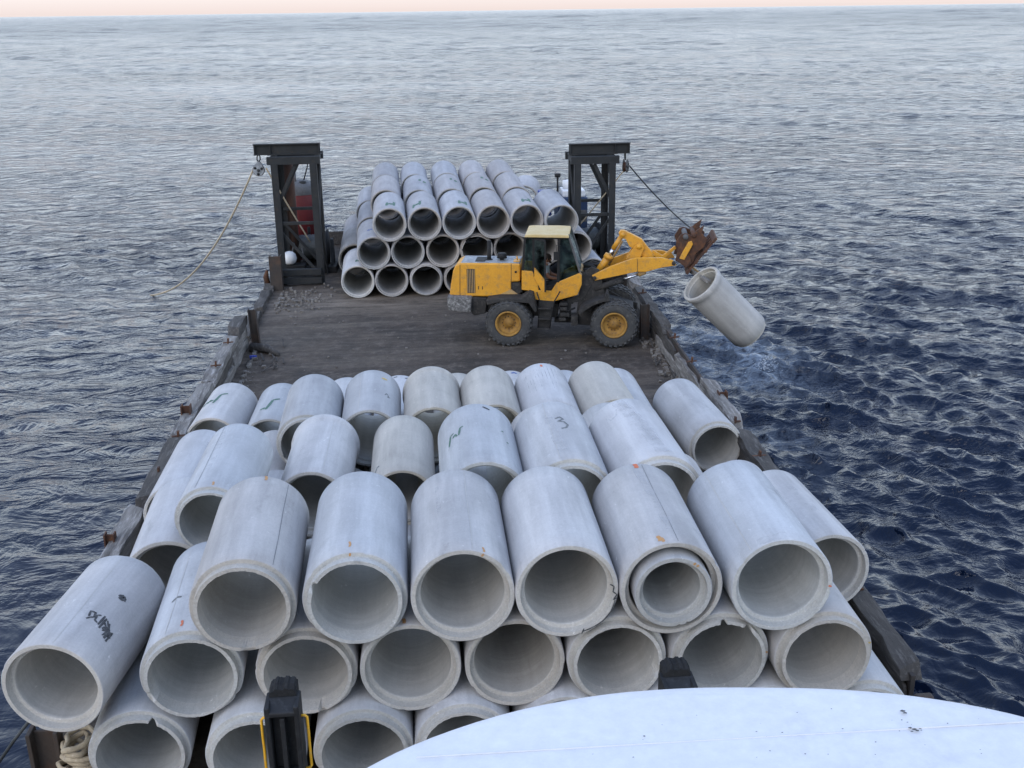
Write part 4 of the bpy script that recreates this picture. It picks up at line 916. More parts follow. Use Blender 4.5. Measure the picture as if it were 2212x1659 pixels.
# axles, frame, articulation
part(MB().tube([(cu0, -.85, WR), (cu0, .85, WR)], .14, 14).lathe([(.001, -.28), (.24, -.25), (.28, 0), (.24, .25), (.001, .28)], 16, (cu0, 0, WR), 'Y'), 'axle', 'grime')
part(MB().tube([(U1, -.85, WR), (U1, .85, WR)], .14, 14).lathe([(.001, -.28), (.24, -.25), (.28, 0), (.24, .25), (.001, .28)], 16, (U1, 0, WR), 'Y'), 'axle', 'grime')
part(MB().prism([(cu0-1.05, .78), (cu0+1.25, .62), (cu0+1.3, 1.0), (cu0-1.05, 1.08)], -.40, .40), 'rear_frame', 'grime', bev=.02)
part(MB().tube([(cu0+1.42, 0, .42), (cu0+1.42, 0, 1.25)], .13, 14).box((cu0+1.42, 0, .50), (.5, .5, .10)).box((cu0+1.42, 0, 1.12), (.5, .5, .10)), 'articulation_joint', 'grime')
fp = [(U1-1.05, .45), (U1-.25, .40), (U1+.55, .55), (U1+.62, .85), (U1+.2, 1.0), (U1-.25, 1.25), (U1-.42, 1.95), (U1-.62, 2.02), (U1-.80, 1.9), (U1-.95, 1.2)]
for v in (-.42, .36): part(MB().prism(fp, v, v+.06), 'front_frame', 'grime', bev=.01)
part(MB().prism([(U1-1.0, .5), (U1+.5, .58), (U1+.5, .9), (U1-.3, 1.15), (U1-.95, 1.1)], -.35, .35), 'front_frame_core', 'black')
# counterweight, hood
V = -.62
part(MB().prism(poly([(132, 705), (345, 712), (340, 845), (150, 830), (135, 790)], -.72), -.72, .72), 'counterweight', 'counter', bev=.04)
V = -.50
hoodp = poly([(155, 690), (165, 600), (185, 480), (205, 432), (248, 412), (690, 415), (770, 420), (770, 572), (690, 577), (690, 660), (690, 706), (330, 702)], V)
part(MB().prism(hoodp, V, .42), 'hood', 'yellow', bev=.035)
part(MB().prism(poly([(560, 700), (690, 640), (722, 662), (786, 712)], V-.006), V-.006, V+.2), 'hood_skirt', 'dirtyellow')
tz = lz(400, 413, V)[1]
u0, u1 = lz(235, 412, V)[0], lz(765, 412, V)[0]
part(MB().prism([(u0-.02, tz-.08), (u0+.06, tz+.012), (u1, tz+.012), (u1, tz-.08)], V+.05, .38), 'hood_top', 'hoodtop', bev=.02)
part(MB().box(((u0*.66+u1*.34), -.1, tz+.022), (.26, .5, .02)), 'grille_plate', 'steel')
part(MB().tube([lp(500, 395, -.1), lp(500, 330, -.1), lp(500, 215, -.1)], .055, 14).tube([lp(500, 400, -.1), lp(500, 375, -.1)], .10, 12), 'exhaust_stack', 'black')
part(MB().tube([lp(612, 400, -.1), lp(612, 365, -.1)], .06, 12).tube([lp(612, 365, -.1), lp(612, 325, -.1)], [.14, .11], 14), 'air_cleaner_cap', 'black')
part(MB().box(lp(742, 395, -.2), (.16, .3, .07)).tube([lp(745, 385, -.3), lp(742, 350, -.3)], .02, 6), 'beacon_bracket', 'yellow')
# hood details: seams, louvre with slats, lock, marks
uL, wT = lz(303, 462, V-.004); uR, wB = lz(381, 672, V-.004)
lv = part(MB().box(((uL+uR)/2, V-.002, (wT+wB)/2), (uR-uL, .012, wT-wB)), 'louvre', 'grime')
for k in range(5):
    u = uL+(uR-uL)*(k+.5)/5; MB().box((u, V-.012, (wT+wB)/2), (.018, .014, wT-wB-.02)).build('slat', M['dirtyellow'], lv)
for (x0, y0, x1, y1) in ((246, 425, 246, 690), (692, 418, 692, 575)):
    part(MB().bar(lp(x0, y0, V-.003), lp(x1, y1, V-.003), .012, .006, (0, 1, 0)), 'panel_seam', 'grime')
for (x0, y0, x1, y1) in ((408, 612, 408, 640), (442, 614, 442, 640)): part(MB().bar(lp(x0, y0, V-.003), lp(x1, y1, V-.003), .02, .006, (0, 1, 0)), 'hood_latch', 'grime')
part(MB().lathe([(.001, V-.02), (.03, V-.02), (.03, V+.01)], 12, (lz(732, 488, V)[0], 0, lz(732, 488, V)[1]), 'Y'), 'lock', 'black')
part(MB().prism(poly([(690, 580), (770, 578), (790, 660), (740, 690), (700, 660), (682, 625)], -.46), -.46, .4), 'engine_side', 'grime', bev=.01)
part(MB().prism(poly([(345, 712), (480, 718), (470, 850), (372, 870), (345, 850)], -.55), -.55, .5), 'belly_tank', 'grime', bev=.02)
# rear fender and steps
part(MB().prism(poly([(480, 720), (590, 705), (780, 706), (850, 655), (885, 665), (918, 812), (905, 825), (850, 745), (760, 738), (600, 735), (490, 760)], -.80), -1.0, -.5), 'fender', 'grime', bev=.015)
part(MB().prism(poly([(480, 720), (590, 705), (780, 706), (850, 655), (885, 665), (918, 812), (905, 825), (850, 745), (760, 738), (600, 735), (490, 760)], -.80), .5, 1.0), 'fender', 'grime', bev=.015)
st = part(MB().prism(poly([(930, 740), (1060, 745), (1030, 992), (918, 985)], -.74), -.66, -.50), 'step_box', 'grime', bev=.01)
for y in (800, 890, 975): 
    a, b = lp(925, y, -.80), lp(1035, y+4, -.80); MB().bar(a, b, .16, .03).build('tread', M['grime'], st)
for pts in ([(915, 665), (940, 740), (925, 985)], [(1118, 658), (1065, 750), (1025, 985)]):
    part(MB().tube([lp(x, y, -.86) for x, y in pts], .017, 8), 'grab_rail', 'black')
# cab
CV, CF = -.66, .56
low = poly([(783, 475), (880, 486), (925, 600), (930, 648), (1040, 655), (1090, 582), (1285, 500), (1306, 520), (1306, 600), (1268, 690), (1055, 747), (905, 730), (880, 655), (783, 645)], CV)
part(MB().prism(low, CV, CV+.05), 'cab_side', 'yellow', bev=.012)
part(MB().prism([(u, w) for u, w in low], CF-.05, CF), 'cab_side', 'yellow', bev=.012)
fl = poly([(890, 640), (1290, 560), (1268, 685), (1055, 740), (905, 725)], CV)
part(MB().prism(fl, CV+.06, CF-.06), 'cab_floor', 'black')
part(MB().prism(poly([(786, 478), (800, 478), (800, 645), (786, 645)], CV), CV+.055, CF-.055), 'cab_rear_wall', 'yellow')
part(MB().prism(poly([(1285, 500), (1306, 520), (1306, 600), (1268, 690), (1250, 690), (1288, 600)], CV), CV+.055, CF-.055), 'cab_front_wall', 'dirtyellow')
part(MB().prism(poly([(1100, 655), (1290, 590), (1270, 680), (1060, 735)], CV), CV-.012, CV-.002), 'side_stripe', 'yellow')
def post(a, b, v, w=.06, d=.07, mat='black', nm='cab_post'): part(MB().bar(lp(*a, v), lp(*b, v), w, d), nm, mat)
for v in (CV+.03, CF-.03):
    s_ = 0 if v < 0 else 0
    pa_, pb_ = lz(812, 190, CV), lz(793, 475, CV); part(MB().bar((pa_[0], v, pa_[1]), (pb_[0], v, pb_[1]), .06, .06), 'cab_post', 'black')
    pa_, pb_ = lz(884, 190, CV), lz(884, 490, CV); part(MB().bar((pa_[0], v, pa_[1]), (pb_[0], v, pb_[1]), .05, .05), 'cab_post', 'black')
    pa_, pb_ = lz(1108, 190, CV), lz(1100, 580, CV); part(MB().bar((pa_[0], v, pa_[1]), (pb_[0], v, pb_[1]), .07, .06), 'cab_post', 'black')
    pa_, pb_ = lz(1190, 165, CV), lz(1290, 490, CV); part(MB().bar((pa_[0], v, pa_[1]), (pb_[0], v, pb_[1]), .07, .05), 'windscreen_post', 'greytop')
    g_ = poly([(1116, 196), (1186, 196), (1283, 492), (1110, 568)], CV); part(MB().prism(g_, v-.006, v+.006), 'window', 'glass')
    g_ = poly([(818, 195), (880, 195), (880, 478), (798, 470)], CV); part(MB().prism(g_, v-.006, v+.006), 'window', 'glass')
ws = [lz(1190, 180, CV), lz(1288, 486, CV)]
part(MB().add([(ws[0][0]+.012, CV+.06, ws[0][1]), (ws[0][0]+.012, CF-.06, ws[0][1]), (ws[1][0]+.012, CF-.06, ws[1][1]), (ws[1][0]+.012, CV+.06, ws[1][1]),
               (ws[0][0], CV+.06, ws[0][1]), (ws[0][0], CF-.06, ws[0][1]), (ws[1][0], CF-.06, ws[1][1]), (ws[1][0], CV+.06, ws[1][1])],
              [(0, 1, 2, 3), (7, 6, 5, 4), (0, 4, 5, 1), (1, 5, 6, 2), (2, 6, 7, 3), (3, 7, 4, 0)]), 'windscreen', 'glass')
# door swung open, hinged on the middle post
du, dw0 = lz(886, 200, CV); dw1 = lz(886, 640, CV)[1]
dt = Vector((.30, -.26, 0)); dp = Vector((du+.02, CV-.01, 0))
door = part(MB().bar(dp+Vector((0, 0, dw0)), dp+Vector((0, 0, dw1+.35)), .04, .04).bar(dp+dt+Vector((0, 0, dw0)), dp+dt+Vector((0, 0, dw1)), .04, .05).bar(dp+Vector((0, 0, dw0)), dp+dt+Vector((0, 0, dw0)), .04, .04), 'door', 'black')
nrm = dt.cross(Vector((0, 0, 1))).normalized()*.008
q4 = [dp+Vector((0, 0, dw0-.02)), dp+dt+Vector((0, 0, dw0-.02)), dp+dt+Vector((0, 0, dw1+.33)), dp+Vector((0, 0, dw1+.62))]
MB().add([p+nrm for p in q4]+[p-nrm for p in q4], [(0, 1, 2, 3), (7, 6, 5, 4), (0, 4, 5, 1), (1, 5, 6, 2), (2, 6, 7, 3), (3, 7, 4, 0)]).build('pane', M['glass'], door)
q4 = [dp+Vector((0, 0, dw1+.60)), dp+dt+Vector((0, 0, dw1+.31)), dp+dt+Vector((0, 0, dw1)), dp+dt*.75+Vector((0, 0, dw1-.02)), dp+Vector((0, 0, dw1+.34))]
MB().add([p+nrm*2 for p in q4]+[p-nrm*2 for p in q4], [(0, 1, 2, 3, 4), (9, 8, 7, 6, 5)]+[(i, 5+i, 5+(i+1) % 5, (i+1) % 5) for i in range(5)]).build('lower_panel', M['yellow'], door)
ru0, rw0 = lz(806, 188, CV-.08); ru1, _ = lz(1196, 188, CV-.08)
part(MB().prism([(ru0, rw0), (ru1, rw0-.01), (ru1-.01, rw0+.06), (ru1-.30, rw0+.075), (ru0+.12, rw0+.075), (ru0+.02, rw0+.06)], CV-.08, CF-.02), 'cab_roof', 'cream', bev=.015)
part(MB().prism([(ru0+.06, rw0-.05), (ru1-.05, rw0-.06), (ru1-.05, rw0-.002), (ru0+.06, rw0-.002)], CV+.0, CF-.0), 'roof_frame', 'black')
part(MB().tube([lp(1120, 260, -.74), lp(1085, 255, -.86), lp(1085, 320, -.86)], .012, 6).box(lp(1085, 350, -.86), (.14, .05, .22)), 'mirror', 'black', bev=.02)
# seat, wheel, console
su, sw = lz(985, 640, -.05)
part(MB().box((su, 0, sw+.02), (.46, .48, .14)).box((su-.24, 0, sw+.36), (.13, .46, .66)).box((su, 0, sw-.18), (.36, .36, .3)), 'operator_seat', 'seat', bev=.04)
part(MB().tube([(su+.62, 0, sw-.25), (su+.5, 0, sw+.30)], .05, 10), 'steering_column', 'black')
part(MB().tube([(su+.46+.06*math.cos(a)*.4, .19*math.sin(a), sw+.33+.17*math.cos(a)) for a in [2*math.pi*k/20 for k in range(21)]], .016, 8), 'steering_wheel', 'black')
part(MB().box((su+.15, -.36, sw+.10), (.5, .12, .28)).box((su+.72, 0, sw-.05), (.12, .8, .5)), 'console', 'black', bev=.02)
# lift arms
armp = [(1395, 520), (1420, 566), (1480, 552), (1790, 487), (1862, 490), (2000, 452), (2132, 432), (2100, 388), (2005, 366), (1785, 366), (1740, 376), (1560, 440)]
AV = -.50
ap = poly(armp, AV)
part(MB().prism(ap, AV, AV+.09), 'lift_arm', 'yellow', bev=.012)
part(MB().prism(ap, .41, .50), 'lift_arm', 'yellow', bev=.012)
part(MB().tube([(lz(1850, 420, AV)[0], AV+.05, lz(1850, 420, AV)[1]), (lz(1850, 420, AV)[0], .45, lz(1850, 420, AV)[1])], .12, 16), 'cross_tube', 'yellow')
for (x, y) in ((1418, 540), (2108, 412)): part(MB().lathe([(.001, AV-.035), (.05, AV-.035), (.05, AV+.02), (.001, AV+.02)], 14, (lz(x, y, AV)[0], 0, lz(x, y, AV)[1]), 'Y'), 'pivot_pin', 'grime')
part(MB().bar(lp(1790, 372, AV-.004), lp(1793, 486, AV-.004), .01, .006, (0, 1, 0)), 'weld_seam', 'grime')
for v in (-.36, .32):
    a, b = lz(1420, 640, -.40), lz(1660, 560, -.40); part(MB().tube([(a[0], v, a[1]), (b[0], v, b[1])], .085, 14), 'lift_cylinder', 'grime')
    a, b = lz(1655, 562, -.40), lz(1800, 512, -.40); part(MB().tube([(a[0], v, a[1]), (b[0], v, b[1])], .035, 12), 'piston_rod', 'chrome')
    a, b = lz(1800, 512, -.40), lz(1862, 488, -.40); part(MB().tube([(a[0], v, a[1]), (b[0], v, b[1])], .07, 10), 'rod_eye', 'dirtyellow')
bcp = [(1628, 150), (1645, 128), (1680, 130), (1830, 205), (1875, 265), (1948, 350), (1905, 368), (1830, 352), (1812, 300), (1770, 290), (1722, 268), (1690, 205), (1640, 190)]
part(MB().prism(poly(bcp, -.10), -.10, .06), 'bellcrank', 'yellow', bev=.012)
bm_ = poly([(1690, 378), (1742, 300), (1770, 262), (1800, 240), (1835, 245), (1850, 280), (1825, 350), (1800, 378)], -.18)
for v in (-.18, .10): part(MB().prism(bm_, v, v+.05), 'bellcrank_bracket', 'yellow', bev=.01)
for (x, y, v) in ((1665, 165, -.12), (1805, 270, -.20)): part(MB().lathe([(.001, v-.03), (.06, v-.03), (.06, v+.2), (.001, v+.2)], 16, (lz(x, y, v)[0], 0, lz(x, y, v)[1]), 'Y'), 'pivot_pin', 'yellow')
part(MB().tube([lp(1440, 500, -.02), lp(1545, 345, -.02)], .095, 16).tube([lp(1528, 372, -.02), lp(1550, 340, -.02)], .125, 14), 'tilt_cylinder', 'yellow')
part(MB().tube([lp(1545, 345, -.02), lp(1580, 288, -.02)], .045, 12), 'piston_rod', 'chrome')
part(MB().tube([lp(1580, 288, -.02), lp(1650, 180, -.02)], .065, 12), 'rod_end', 'yellow')
part(MB().tube([lp(1540, 430, .22), lp(1660, 220, .22)], .03, 8), 'hydraulic_pipe', 'dirtyellow')
part(MB().tube([lp(1330, 430, .1), lp(1400, 440, .05), lp(1460, 480, 0)], .05, 8).tube([lp(1320, 470, -.15), lp(1390, 460, -.1), lp(1450, 500, -.05)], .04, 8).tube([lp(1340, 420, .2), lp(1420, 425, .2), lp(1500, 430, .15)], .045, 8), 'hydraulic_hoses', 'black')
part(MB().prism(poly([(1905, 330), (1930, 300), (2010, 345), (2118, 262), (2130, 285), (2020, 378), (1940, 365)], -.05), -.05, .02), 'tilt_link', 'yellow', bev=.01)
# front fender and belly hydraulics
arc = [(1290, 842), (1282, 815), (1330, 770), (1420, 728), (1505, 705), (1520, 665), (1535, 665), (1550, 725), (1490, 735), (1400, 768), (1330, 815)]
for v0, v1 in ((-1.0, -.5), (.5, 1.0)): part(MB().prism(poly(arc, -.80), v0, v1), 'front_fender', 'grime', bev=.01)
for (x, y, w, h) in ((1150, 760, 70, 24), (1150, 800, 60, 30), (1160, 850, 80, 34), (1140, 890, 60, 26), (1245, 900, 60, 90)):
    c = lp(x, y, -.5); part(MB().box(c, (w/325, .3, h/325)), 'valve_block', 'grime', bev=.015)
part(MB().tube([lp(1100, 800, -.6), lp(1180, 830, -.6), lp(1250, 800, -.55)], .025, 8).tube([lp(1110, 860, -.6), lp(1190, 880, -.6), lp(1260, 870, -.5)], .02, 8), 'hydraulic_hoses', 'black')
part(MB().prism(poly([(1300, 480), (1420, 545), (1340, 700), (1280, 750), (1215, 760), (1215, 900), (1180, 900), (1180, 720), (1290, 690)], -.44), -.44, -.40), 'hinge_plate', 'grime', bev=.01)

# pallet-fork coupler: rusty plates, back frame and tines
def z4(x, y): d_ = (1152.1+.29767*x, 285.3+.29767*y); return ((d_[0]-932.6)/.24802, (d_[1]-466.3)/.24802)
def pz4(pts, v): return [lz(*z4(x, y), v) for x, y in pts]
cp = [(1030, 935), (1050, 850), (1035, 800), (1072, 742), (1105, 735), (1150, 752), (1185, 715), (1240, 678), (1222, 735), (1262, 775), (1240, 835), (1180, 880), (1160, 950), (1125, 990), (1090, 950)]
coup = part(MB().prism(pz4(cp, -.46), -.46, -.40), 'coupler', 'rust', bev=.01)
MB().prism(pz4(cp, -.46), .38, .44).build('side_plate', M['rust'], coup, bev=.01)
cp2 = [(1060, 900), (1085, 790), (1160, 775), (1215, 790), (1200, 850), (1120, 960)]
for v in (-.16, .12): MB().prism(pz4(cp2, -.2), v, v+.05).build('lug_plate', M['rust'], coup, bev=.01)
for (x, y, r_) in ((1105, 760, .07), (1075, 925, .07), (1165, 750, .06)):
    u, w = lz(*z4(x, y), -.46); MB().lathe([(.001, -.5), (r_, -.5), (r_, .48), (.001, .48)], 14, (u, 0, w), 'Y').build('cross_pin', M['greytop'] if r_ > .065 else M['rust'], coup)
a0 = lz(*z4(1318, 775), -.46); b0 = lz(*z4(1118, 1012), -.46)
ba = Vector((a0[0], 0, a0[1])); bb = Vector((b0[0], 0, b0[1])); bd = (bb-ba).normalized(); bn_ = Vector((bd.z, 0, -bd.x))
for v in (-.50, -.26, .0, .24, .46): MB().bar(ba+Vector((0, v, 0)), bb+Vector((0, v, 0)), .11, .05, bn_).build('frame_upright', M['rust'], coup, bev=.006)
for t in (.02, .35, .68, .98):
    c = ba.lerp(bb, t); MB().bar(c+Vector((0, -.58, 0)), c+Vector((0, .54, 0)), .14 if t in (.02, .98) else .10, .07, bn_).build('frame_rail', M['rust'], coup, bev=.006)
MB().prism(pz4([(1060, 918), (1078, 880), (1125, 797), (1150, 790), (1158, 815), (1095, 928)], -.52), -.54, -.48).build('tilt_lug', M['yellow'], coup, bev=.012)
MB().prism(pz4([(1040, 935), (1095, 890), (1135, 900), (1150, 950), (1110, 985)], -.5), -.52, -.46).build('hook_plate', M['rust'], coup, bev=.01)
fwd = bn_ if bn_.x > 0 else -bn_
for v, L_ in ((-.30, .62), (.28, .62)):
    MB().bar(bb+Vector((0, v, 0))-bd*.06, bb+Vector((0, v, 0))-bd*.06+fwd*L_, .09, .05, (0, 0, 1)).build('fork_tine', M['rust'] if v < 0 else M['dirtyellow'], coup, bev=.008)
# fork boom reaching into the pipe
pe = LROOT+hx*bb.x+hy*(-.2)+Vector((0, 0, bb.z)); pe = on_y(1490, 584, pe.y)
tip = on_y(1533, 609, 25.5); MW = Matrix.Rotation(-HD, 3, 'Z')
loc_ = lambda p: MW @ (p-LROOT)
MB().bar(loc_(pe), loc_(tip), .09, .09).build('lifting_spike', M['timber'], coup, bev=.01)

# ------------------------------------------------------------------ the operator
def skin_body(name, nodes, edges, mat, parent, subd=2, root=0):
    me = bpy.data.meshes.new(name); me.from_pydata([n[0] for n in nodes], edges, []); o = bpy.data.objects.new(name, me); COL.objects.link(o); o.parent = parent
    me.materials.append(M[mat]); md = o.modifiers.new('skin', 'SKIN'); md.use_smooth_shade = True
    for v_, n in zip(me.skin_vertices[0].data, nodes): v_.radius = (n[1], n[1] if len(n) < 3 else n[2])
    me.skin_vertices[0].data[root].use_root = True
    s_ = o.modifiers.new('sub', 'SUBSURF'); s_.levels = subd; s_.render_levels = subd; return o
pu, pw = su-.02, sw+.10
pl = LROOT+hx*pu+Vector((0, 0, pw))
man = empty('person', pl, HD); tag(man, 'person in a grey tee shirt sitting at the controls in the loader cab', 'person')
nd = [((0, 0, .06), .15), ((0, 0, .28), .145), ((.03, 0, .46), .17), ((.05, 0, .55), .07), ((.07, 0, .62), .055),
      ((.02, .18, .50), .075), ((.14, .24, .27), .05), ((.36, .16, .22), .038), ((.42, .13, .24), .03),
      ((.02, -.18, .50), .075), ((.14, -.24, .27), .05), ((.36, -.16, .22), .038), ((.42, -.13, .24), .03),
      ((.06, .10, .05), .10), ((.44, .12, .07), .075), ((.50, .12, -.32), .055), ((.54, .12, -.40), .045), ((.66, .13, -.41), .035),
      ((.06, -.10, .05), .10), ((.44, -.12, .07), .075), ((.50, -.12, -.32), .055), ((.54, -.12, -.40), .045), ((.66, -.13, -.41), .035)]
ed = [(0, 1), (1, 2), (2, 3), (3, 4), (2, 5), (5, 6), (6, 7), (7, 8), (2, 9), (9, 10), (10, 11), (11, 12), (0, 13), (13, 14), (14, 15), (15, 16), (16, 17), (0, 18), (18, 19), (19, 20), (20, 21), (21, 22)]
body = skin_body('body', nd, ed, 'skin', man)
skin_body('shirt', [((0, 0, .04), .165), ((0, 0, .28), .16), ((.03, 0, .46), .185), ((.045, 0, .53), .09), ((.02, .18, .50), .088), ((.09, .225, .36), .066), ((.02, -.18, .50), .088), ((.09, -.225, .36), .066)], [(0, 1), (1, 2), (2, 3), (2, 4), (4, 5), (2, 6), (6, 7)], 'shirt', man)
skin_body('trousers', [((0, 0, .06), .16), ((.06, .10, .05), .112), ((.44, .12, .07), .088), ((.50, .12, -.30), .068), ((.06, -.10, .05), .112), ((.44, -.12, .07), .088), ((.50, -.12, -.30), .068)], [(0, 1), (1, 2), (2, 3), (0, 4), (4, 5), (5, 6)], 'trousers', man)
def head_mesh():
    mb = MB(); vs = []; fs = []; nu, nv = 20, 14
    for i in range(nv+1):
        ph = math.pi*i/nv
        for j in range(nu):
            a = 2*math.pi*j/nu; x, y, z = math.sin(ph)*math.cos(a), math.sin(ph)*math.sin(a), math.cos(ph)
            fx = .098*x; fy = .076*y*(1-.22*max(0, -z)); fz = .118*z
            if x > .2 and z < 0: fx *= 1-.15*(-z)
            if x > .85 and -.45 < z < .15: fx += .022*(1-abs(z+.15)/.3)*(1 if abs(y) < .3 else 0)      # nose
            if x > .7 and .05 < z < .3 and .15 < abs(y) < .6: fx -= .010                                 # eye sockets
            if x > .7 and -.6 < z < -.48: fx -= .006                                                     # mouth
            vs.append((fx, fy, fz))
    for i in range(nv):
        for j in range(nu): fs.append((i*nu+j, i*nu+(j+1) % nu, (i+1)*nu+(j+1) % nu, (i+1)*nu+j))
    mb.add(vs, fs, True)
    for s_ in (-1, 1): mb.lathe([(.001, -.02), (.012, -.018), (.016, 0), (.012, .018), (.001, .022)], 8, (-.005, s_*.078, -.01))
    return mb
hd = head_mesh().build('head', M['skin'], man); hd.location = (.10, 0, .735); hd.rotation_euler = (0, R_(14), 0)
mb = MB().lathe([(.108, -.03), (.108, .03), (.09, .09), (.05, .118), (.001, .128)], 20); o = mb.build('hair', M['hair'], hd); o.location = (-.016, 0, .004); o.scale = (.98, .78, 1)
MB().tube([(.07, -.055, -.065), (.10, 0, -.085), (.07, .055, -.065)], [.02, .03, .02], 8).build('beard', M['hair'], hd)
for s_ in (-1, 1): MB().lathe([(.001, -.009), (.009, 0), (.001, .009)], 8, (.088, s_*.03, .02)).build('eye', M['black'], hd)
for s_ in (-1, 1):
    hn = MB().box((.02, 0, 0), (.07, .03, .075)).build('hand', M['skin'], man, bev=.012); hn.location = (.44, s_*.125, .25); hn.rotation_euler = (0, R_(-25), 0)
    for k in range(4): L_ = (.045, .052, .05, .04)[k]; MB().tube([(.05, 0, .028-.019*k), (.05+L_*.6, -s_*.012, .028-.019*k), (.05+L_*.7, -s_*.04, .028-.019*k)], [.010, .009, .007], 6).build('finger', M['skin'], hn)
    MB().tube([(.0, -s_*.005, .035), (.03, -s_*.03, .055), (.055, -s_*.045, .05)], [.012, .010, .008], 6).build('thumb', M['skin'], hn)

# ------------------------------------------------------------------ the tug the photographer stands on
TO = (.6, 0, 0)
tug = empty('tugboat', TO); tag(tug, 'tugboat with white wheelhouse roof and black push knees behind the barge', 'tugboat')
ZR = 6.75
edge = [(-.86, -2.5), (-.86, .6), (-.80, 1.15), (-.66, 1.56), (-.45, 1.86), (-.20, 2.06), (-.06, 2.155), (.17, 2.25), (.41, 2.295), (.60, 2.298), (.73, 2.29), (1.01, 2.255), (1.23, 2.195), (1.43, 2.10), (1.66, 1.92), (1.86, 1.62), (1.98, 1.2), (2.04, .6), (2.04, -2.5)]
def smooth(ptsl, it=2):
    for _ in range(it):
        q = [ptsl[0]]
        for a, b in zip(ptsl, ptsl[1:]): q += [(a[0]*.75+b[0]*.25, a[1]*.75+b[1]*.25), (a[0]*.25+b[0]*.75, a[1]*.25+b[1]*.75)]
        ptsl = q+[ptsl[-1]]
    return ptsl
ed_ = smooth(edge)
def inset(pl, d):
    out = []
    for i, p in enumerate(pl):
        a, b = Vector(pl[max(i-1, 0)]), Vector(pl[min(i+1, len(pl)-1)]); t = (b-a).normalized(); out.append((p[0]+t.y*d, p[1]-t.x*d))
    return out
mb = MB(); levels = [(0.16, -.07), (.02, -.07), (.004, -.06), (0, -.03), (.005, -.012), (.018, -.002), (.05, .001)]
n_ = len(ed_); vs = []; fs = []
for d_, z_ in levels: vs += [(x, y, ZR+z_) for x, y in inset(ed_, d_)]
for k in range(len(levels)-1):
    for i in range(n_-1): fs.append((k*n_+i, k*n_+i+1, (k+1)*n_+i+1, (k+1)*n_+i))
# crowned top sheet out of strips
ins = inset(ed_, .05); half = n_//2
b0 = len(vs); rows_ = 14
for i in range(half+1):
    pL, pR = ins[i], ins[n_-1-i]
    for k in range(rows_+1):
        t = k/rows_; vs.append((pL[0]*(1-t)+pR[0]*t, pL[1]*(1-t)+pR[1]*t, ZR+.001+.004*math.sin(math.pi*t)))
for i in range(half):
    for k in range(rows_): a = b0+i*(rows_+1)+k; fs.append((a, a+1, a+rows_+2, a+rows_+1))
mb.add(vs, fs, True)
# scuffed-off paint on the roof: small grey flecks
roof = mb.build('wheelhouse_roof', M['roofwhite'], tug, off=TO)
r = random.Random(17); mb = MB()
def fleck(px, py, s, el=1.6):
    q = on_z(px, py, ZR+.0085); k = 7; vs = [(q.x+s*el*math.cos(6.283*i/k)*r.uniform(.5, 1), q.y+s*math.sin(6.283*i/k)*r.uniform(.4, 1), ZR+.0085) for i in range(k)]; mb.add(vs, [tuple(range(k))])
for (px, py, s) in ((1950, 1536, .006), (1955, 1540, .004), (1948, 1555, .002), (1966, 1572, .004), (1975, 1575, .005), (1982, 1578, .004), (1988, 1574, .003), (1960, 1560, .002), (1970, 1580, .003), (1690, 1582, .002), (1820, 1574, .002), (1634, 1580, .002), (1392, 1590, .003)): fleck(px, py, s)
for i in range(26): fleck(r.uniform(1250, 2150), r.uniform(1530, 1650), r.uniform(.0008, .0022))
sm_ = MB(); q0, q1 = on_z(900, 1640, ZR), on_z(2250, 1560, ZR)
sm_.bar((q0.x, q0.y, ZR+.006), (q1.x, q1.y, ZR+.0040), .002, .003); sm_.build('weld_seam', M['roofwhite'], roof, off=TO)
mb.build('paint_chips', M['greytop'], roof, off=TO)
# wheelhouse wall with windows below the roof
wl = inset(ed_, .20); mb = MB(); vs = [(x, y, 4.6) for x, y in wl]+[(x, y, ZR-.07) for x, y in wl]; fs = [(i, i+1, n_+i+1, n_+i) for i in range(n_-1)]
mb.add(vs, fs, False).build('wheelhouse_wall', M['roofwhite'], tug, off=TO)
for i in range(6, n_-8, 6):
    a, b = Vector((*wl[i], 5.75)), Vector((*wl[i+4], 5.75)); t = (b-a).normalized(); nn = Vector((-t.y, t.x, 0))*.02
    MB().bar(a+nn, b+nn, .03, .8).build('wheelhouse_window', M['glass'], tug, off=TO)
mb = MB(); lo = inset(ed_, -.9); vs = [(x, y, .2) for x, y in lo]+[(x, y, 4.6) for x, y in lo]; fs = [(i, i+1, n_+i+1, n_+i) for i in range(n_-1)]+[tuple(range(n_, 2*n_))]
mb.add(vs, fs).build('deckhouse', M['roofwhite'], tug, off=TO)
hp = [(-2.9, -16), (-3.1, -2), (-3.0, 4), (-2.6, 7.2), (-1.9, 8.2), (3.0, 8.2), (3.7, 7.2), (4.1, 4), (4.2, -2), (4.0, -16)]
mb = MB(); k_ = len(hp); vs = [(x, y, .15) for x, y in hp]+[(.6+(x-.6)*.8, y*.96, -3.0) for x, y in hp]
mb.add(vs, [tuple(range(k_)), tuple(reversed(range(k_, 2*k_)))]+[(i, k_+i, k_+(i+1) % k_, (i+1) % k_) for i in range(k_)]).build('hull', M['kneeblack'], tug, off=TO)
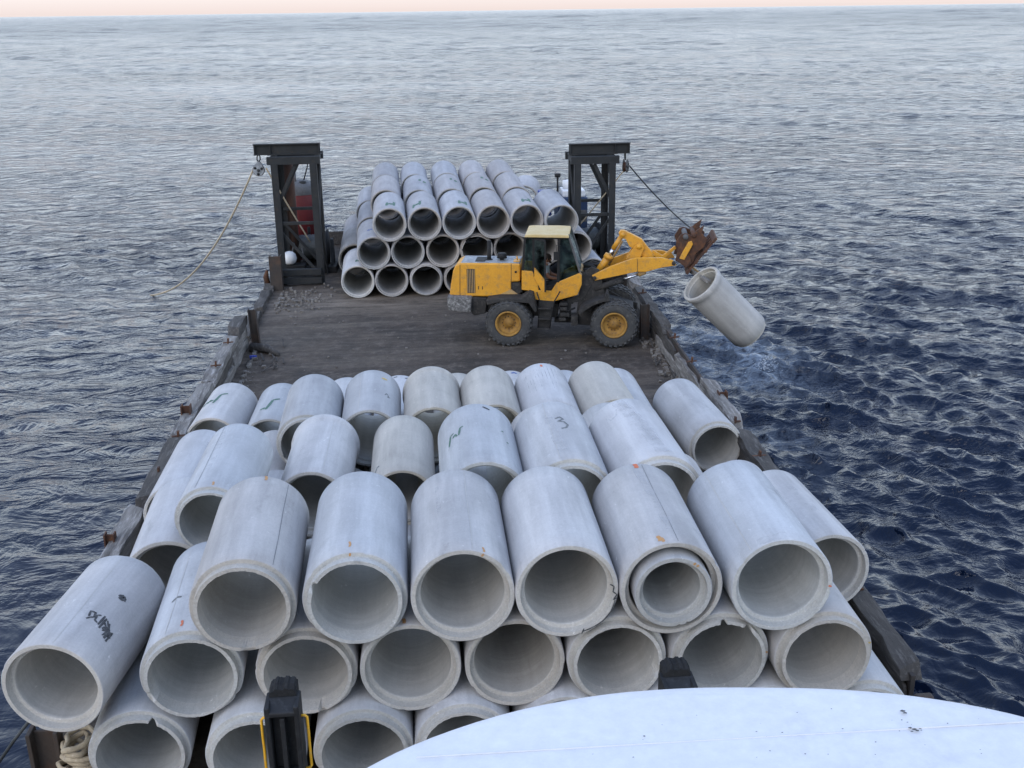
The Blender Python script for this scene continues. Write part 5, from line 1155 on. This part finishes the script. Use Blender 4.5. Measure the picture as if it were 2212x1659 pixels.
# push knees
def knee(x0, x1, top, tilt_l):
    w = x1-x0; xm = (x0+x1)/2; y0, y1 = 8.76, 9.04
    mb = MB().box((xm, (y0+y1)/2+.05, (top-.1+.1)/2), (w-.10, y1-y0-.14, top-.12))
    for sx in (-1, 1): mb.box((xm+sx*(w/2-.025), (y0+y1)/2, (top+.1)/2), (.05, y1-y0, top-.1))
    mb.add([(x0+.01, y0, top-.06), (x1-.01, y0, top-.06), (x1-.01, y1-.1, top+.01), (x0+.01, y1-.1, top+.01), (x0+.01, y0, top-.11), (x1-.01, y0, top-.11), (x1-.01, y1-.1, top-.05), (x0+.01, y1-.1, top-.05)],
           [(0, 1, 2, 3), (7, 6, 5, 4), (0, 4, 5, 1), (1, 5, 6, 2), (2, 6, 7, 3), (3, 7, 4, 0)])
    k = mb.build('push_knee', M['kneeblack'], tug, off=TO, bev=.012)
    MB().box((xm, y0+.045, top-.43), (.045, .09, .60)).build('rib', M['kneeblack'], k, off=TO, bev=.006)
    MB().box((xm, y0+.05, top-.78), (w-.11, .10, .05)).build('cross_plate', M['kneeblack'], k, off=TO, bev=.006)
    MB().box((xm, y0+.03, (top-.82)/2+.1), (w-.11, .05, top-.86)).build('face_plate', M['kneeblack'], k, off=TO, bev=.006)
    mb = MB(); rr = random.Random(4); nx = 26; vs = []
    for i in range(nx+1):
        t = i/nx; x = x0+.035+(w-.07)*t; j = rr.uniform(-.012, .012); zt = top+.115-.04*(2*t-1)**4
        vs += [(x, y1-.10, top-.5), (x, y1-.10, zt-.03+j), (x, y1-.04, zt+j), (x, y1+.10, zt-.02+j), (x, y1+.12, top-.5)]
    fs = []
    for i in range(nx):
        for q in range(5): fs.append((i*5+q, i*5+(q+1) % 5, i*5+5+(q+1) % 5, i*5+5+q))
    fs += [tuple(range(5)), tuple(reversed(range(nx*5, nx*5+5)))]
    mb.add(vs, fs).build('rubber_pad', M['rubber'], k, off=TO)
    for sx in (-1, 1):
        xb = xm+sx*(w/2-.005); xo = xm+sx*(w/2+.055); zt, zb = top-.20, top-.82-(.05 if sx < 0 else 0)
        yy = y0+.14
        pts = [(xb, yy, zt), (xo-sx*.02, yy, zt+.003), (xo, yy, zt-.02), (xo+sx*.003, yy-.002, zt-.2), (xo+sx*.001, yy+.002, (zt+zb)/2), (xo+sx*.004, yy, zb+.03), (xo-sx*.015, yy, zb+.003), (xb, yy, zb)]
        MB().tube(pts, .0145, 9).build('handrail', M['handrail'], k, off=TO)
    return k
knee(-1.69, -1.36, 2.12, 0)
knee(2.21, 2.55, 2.06, 0)
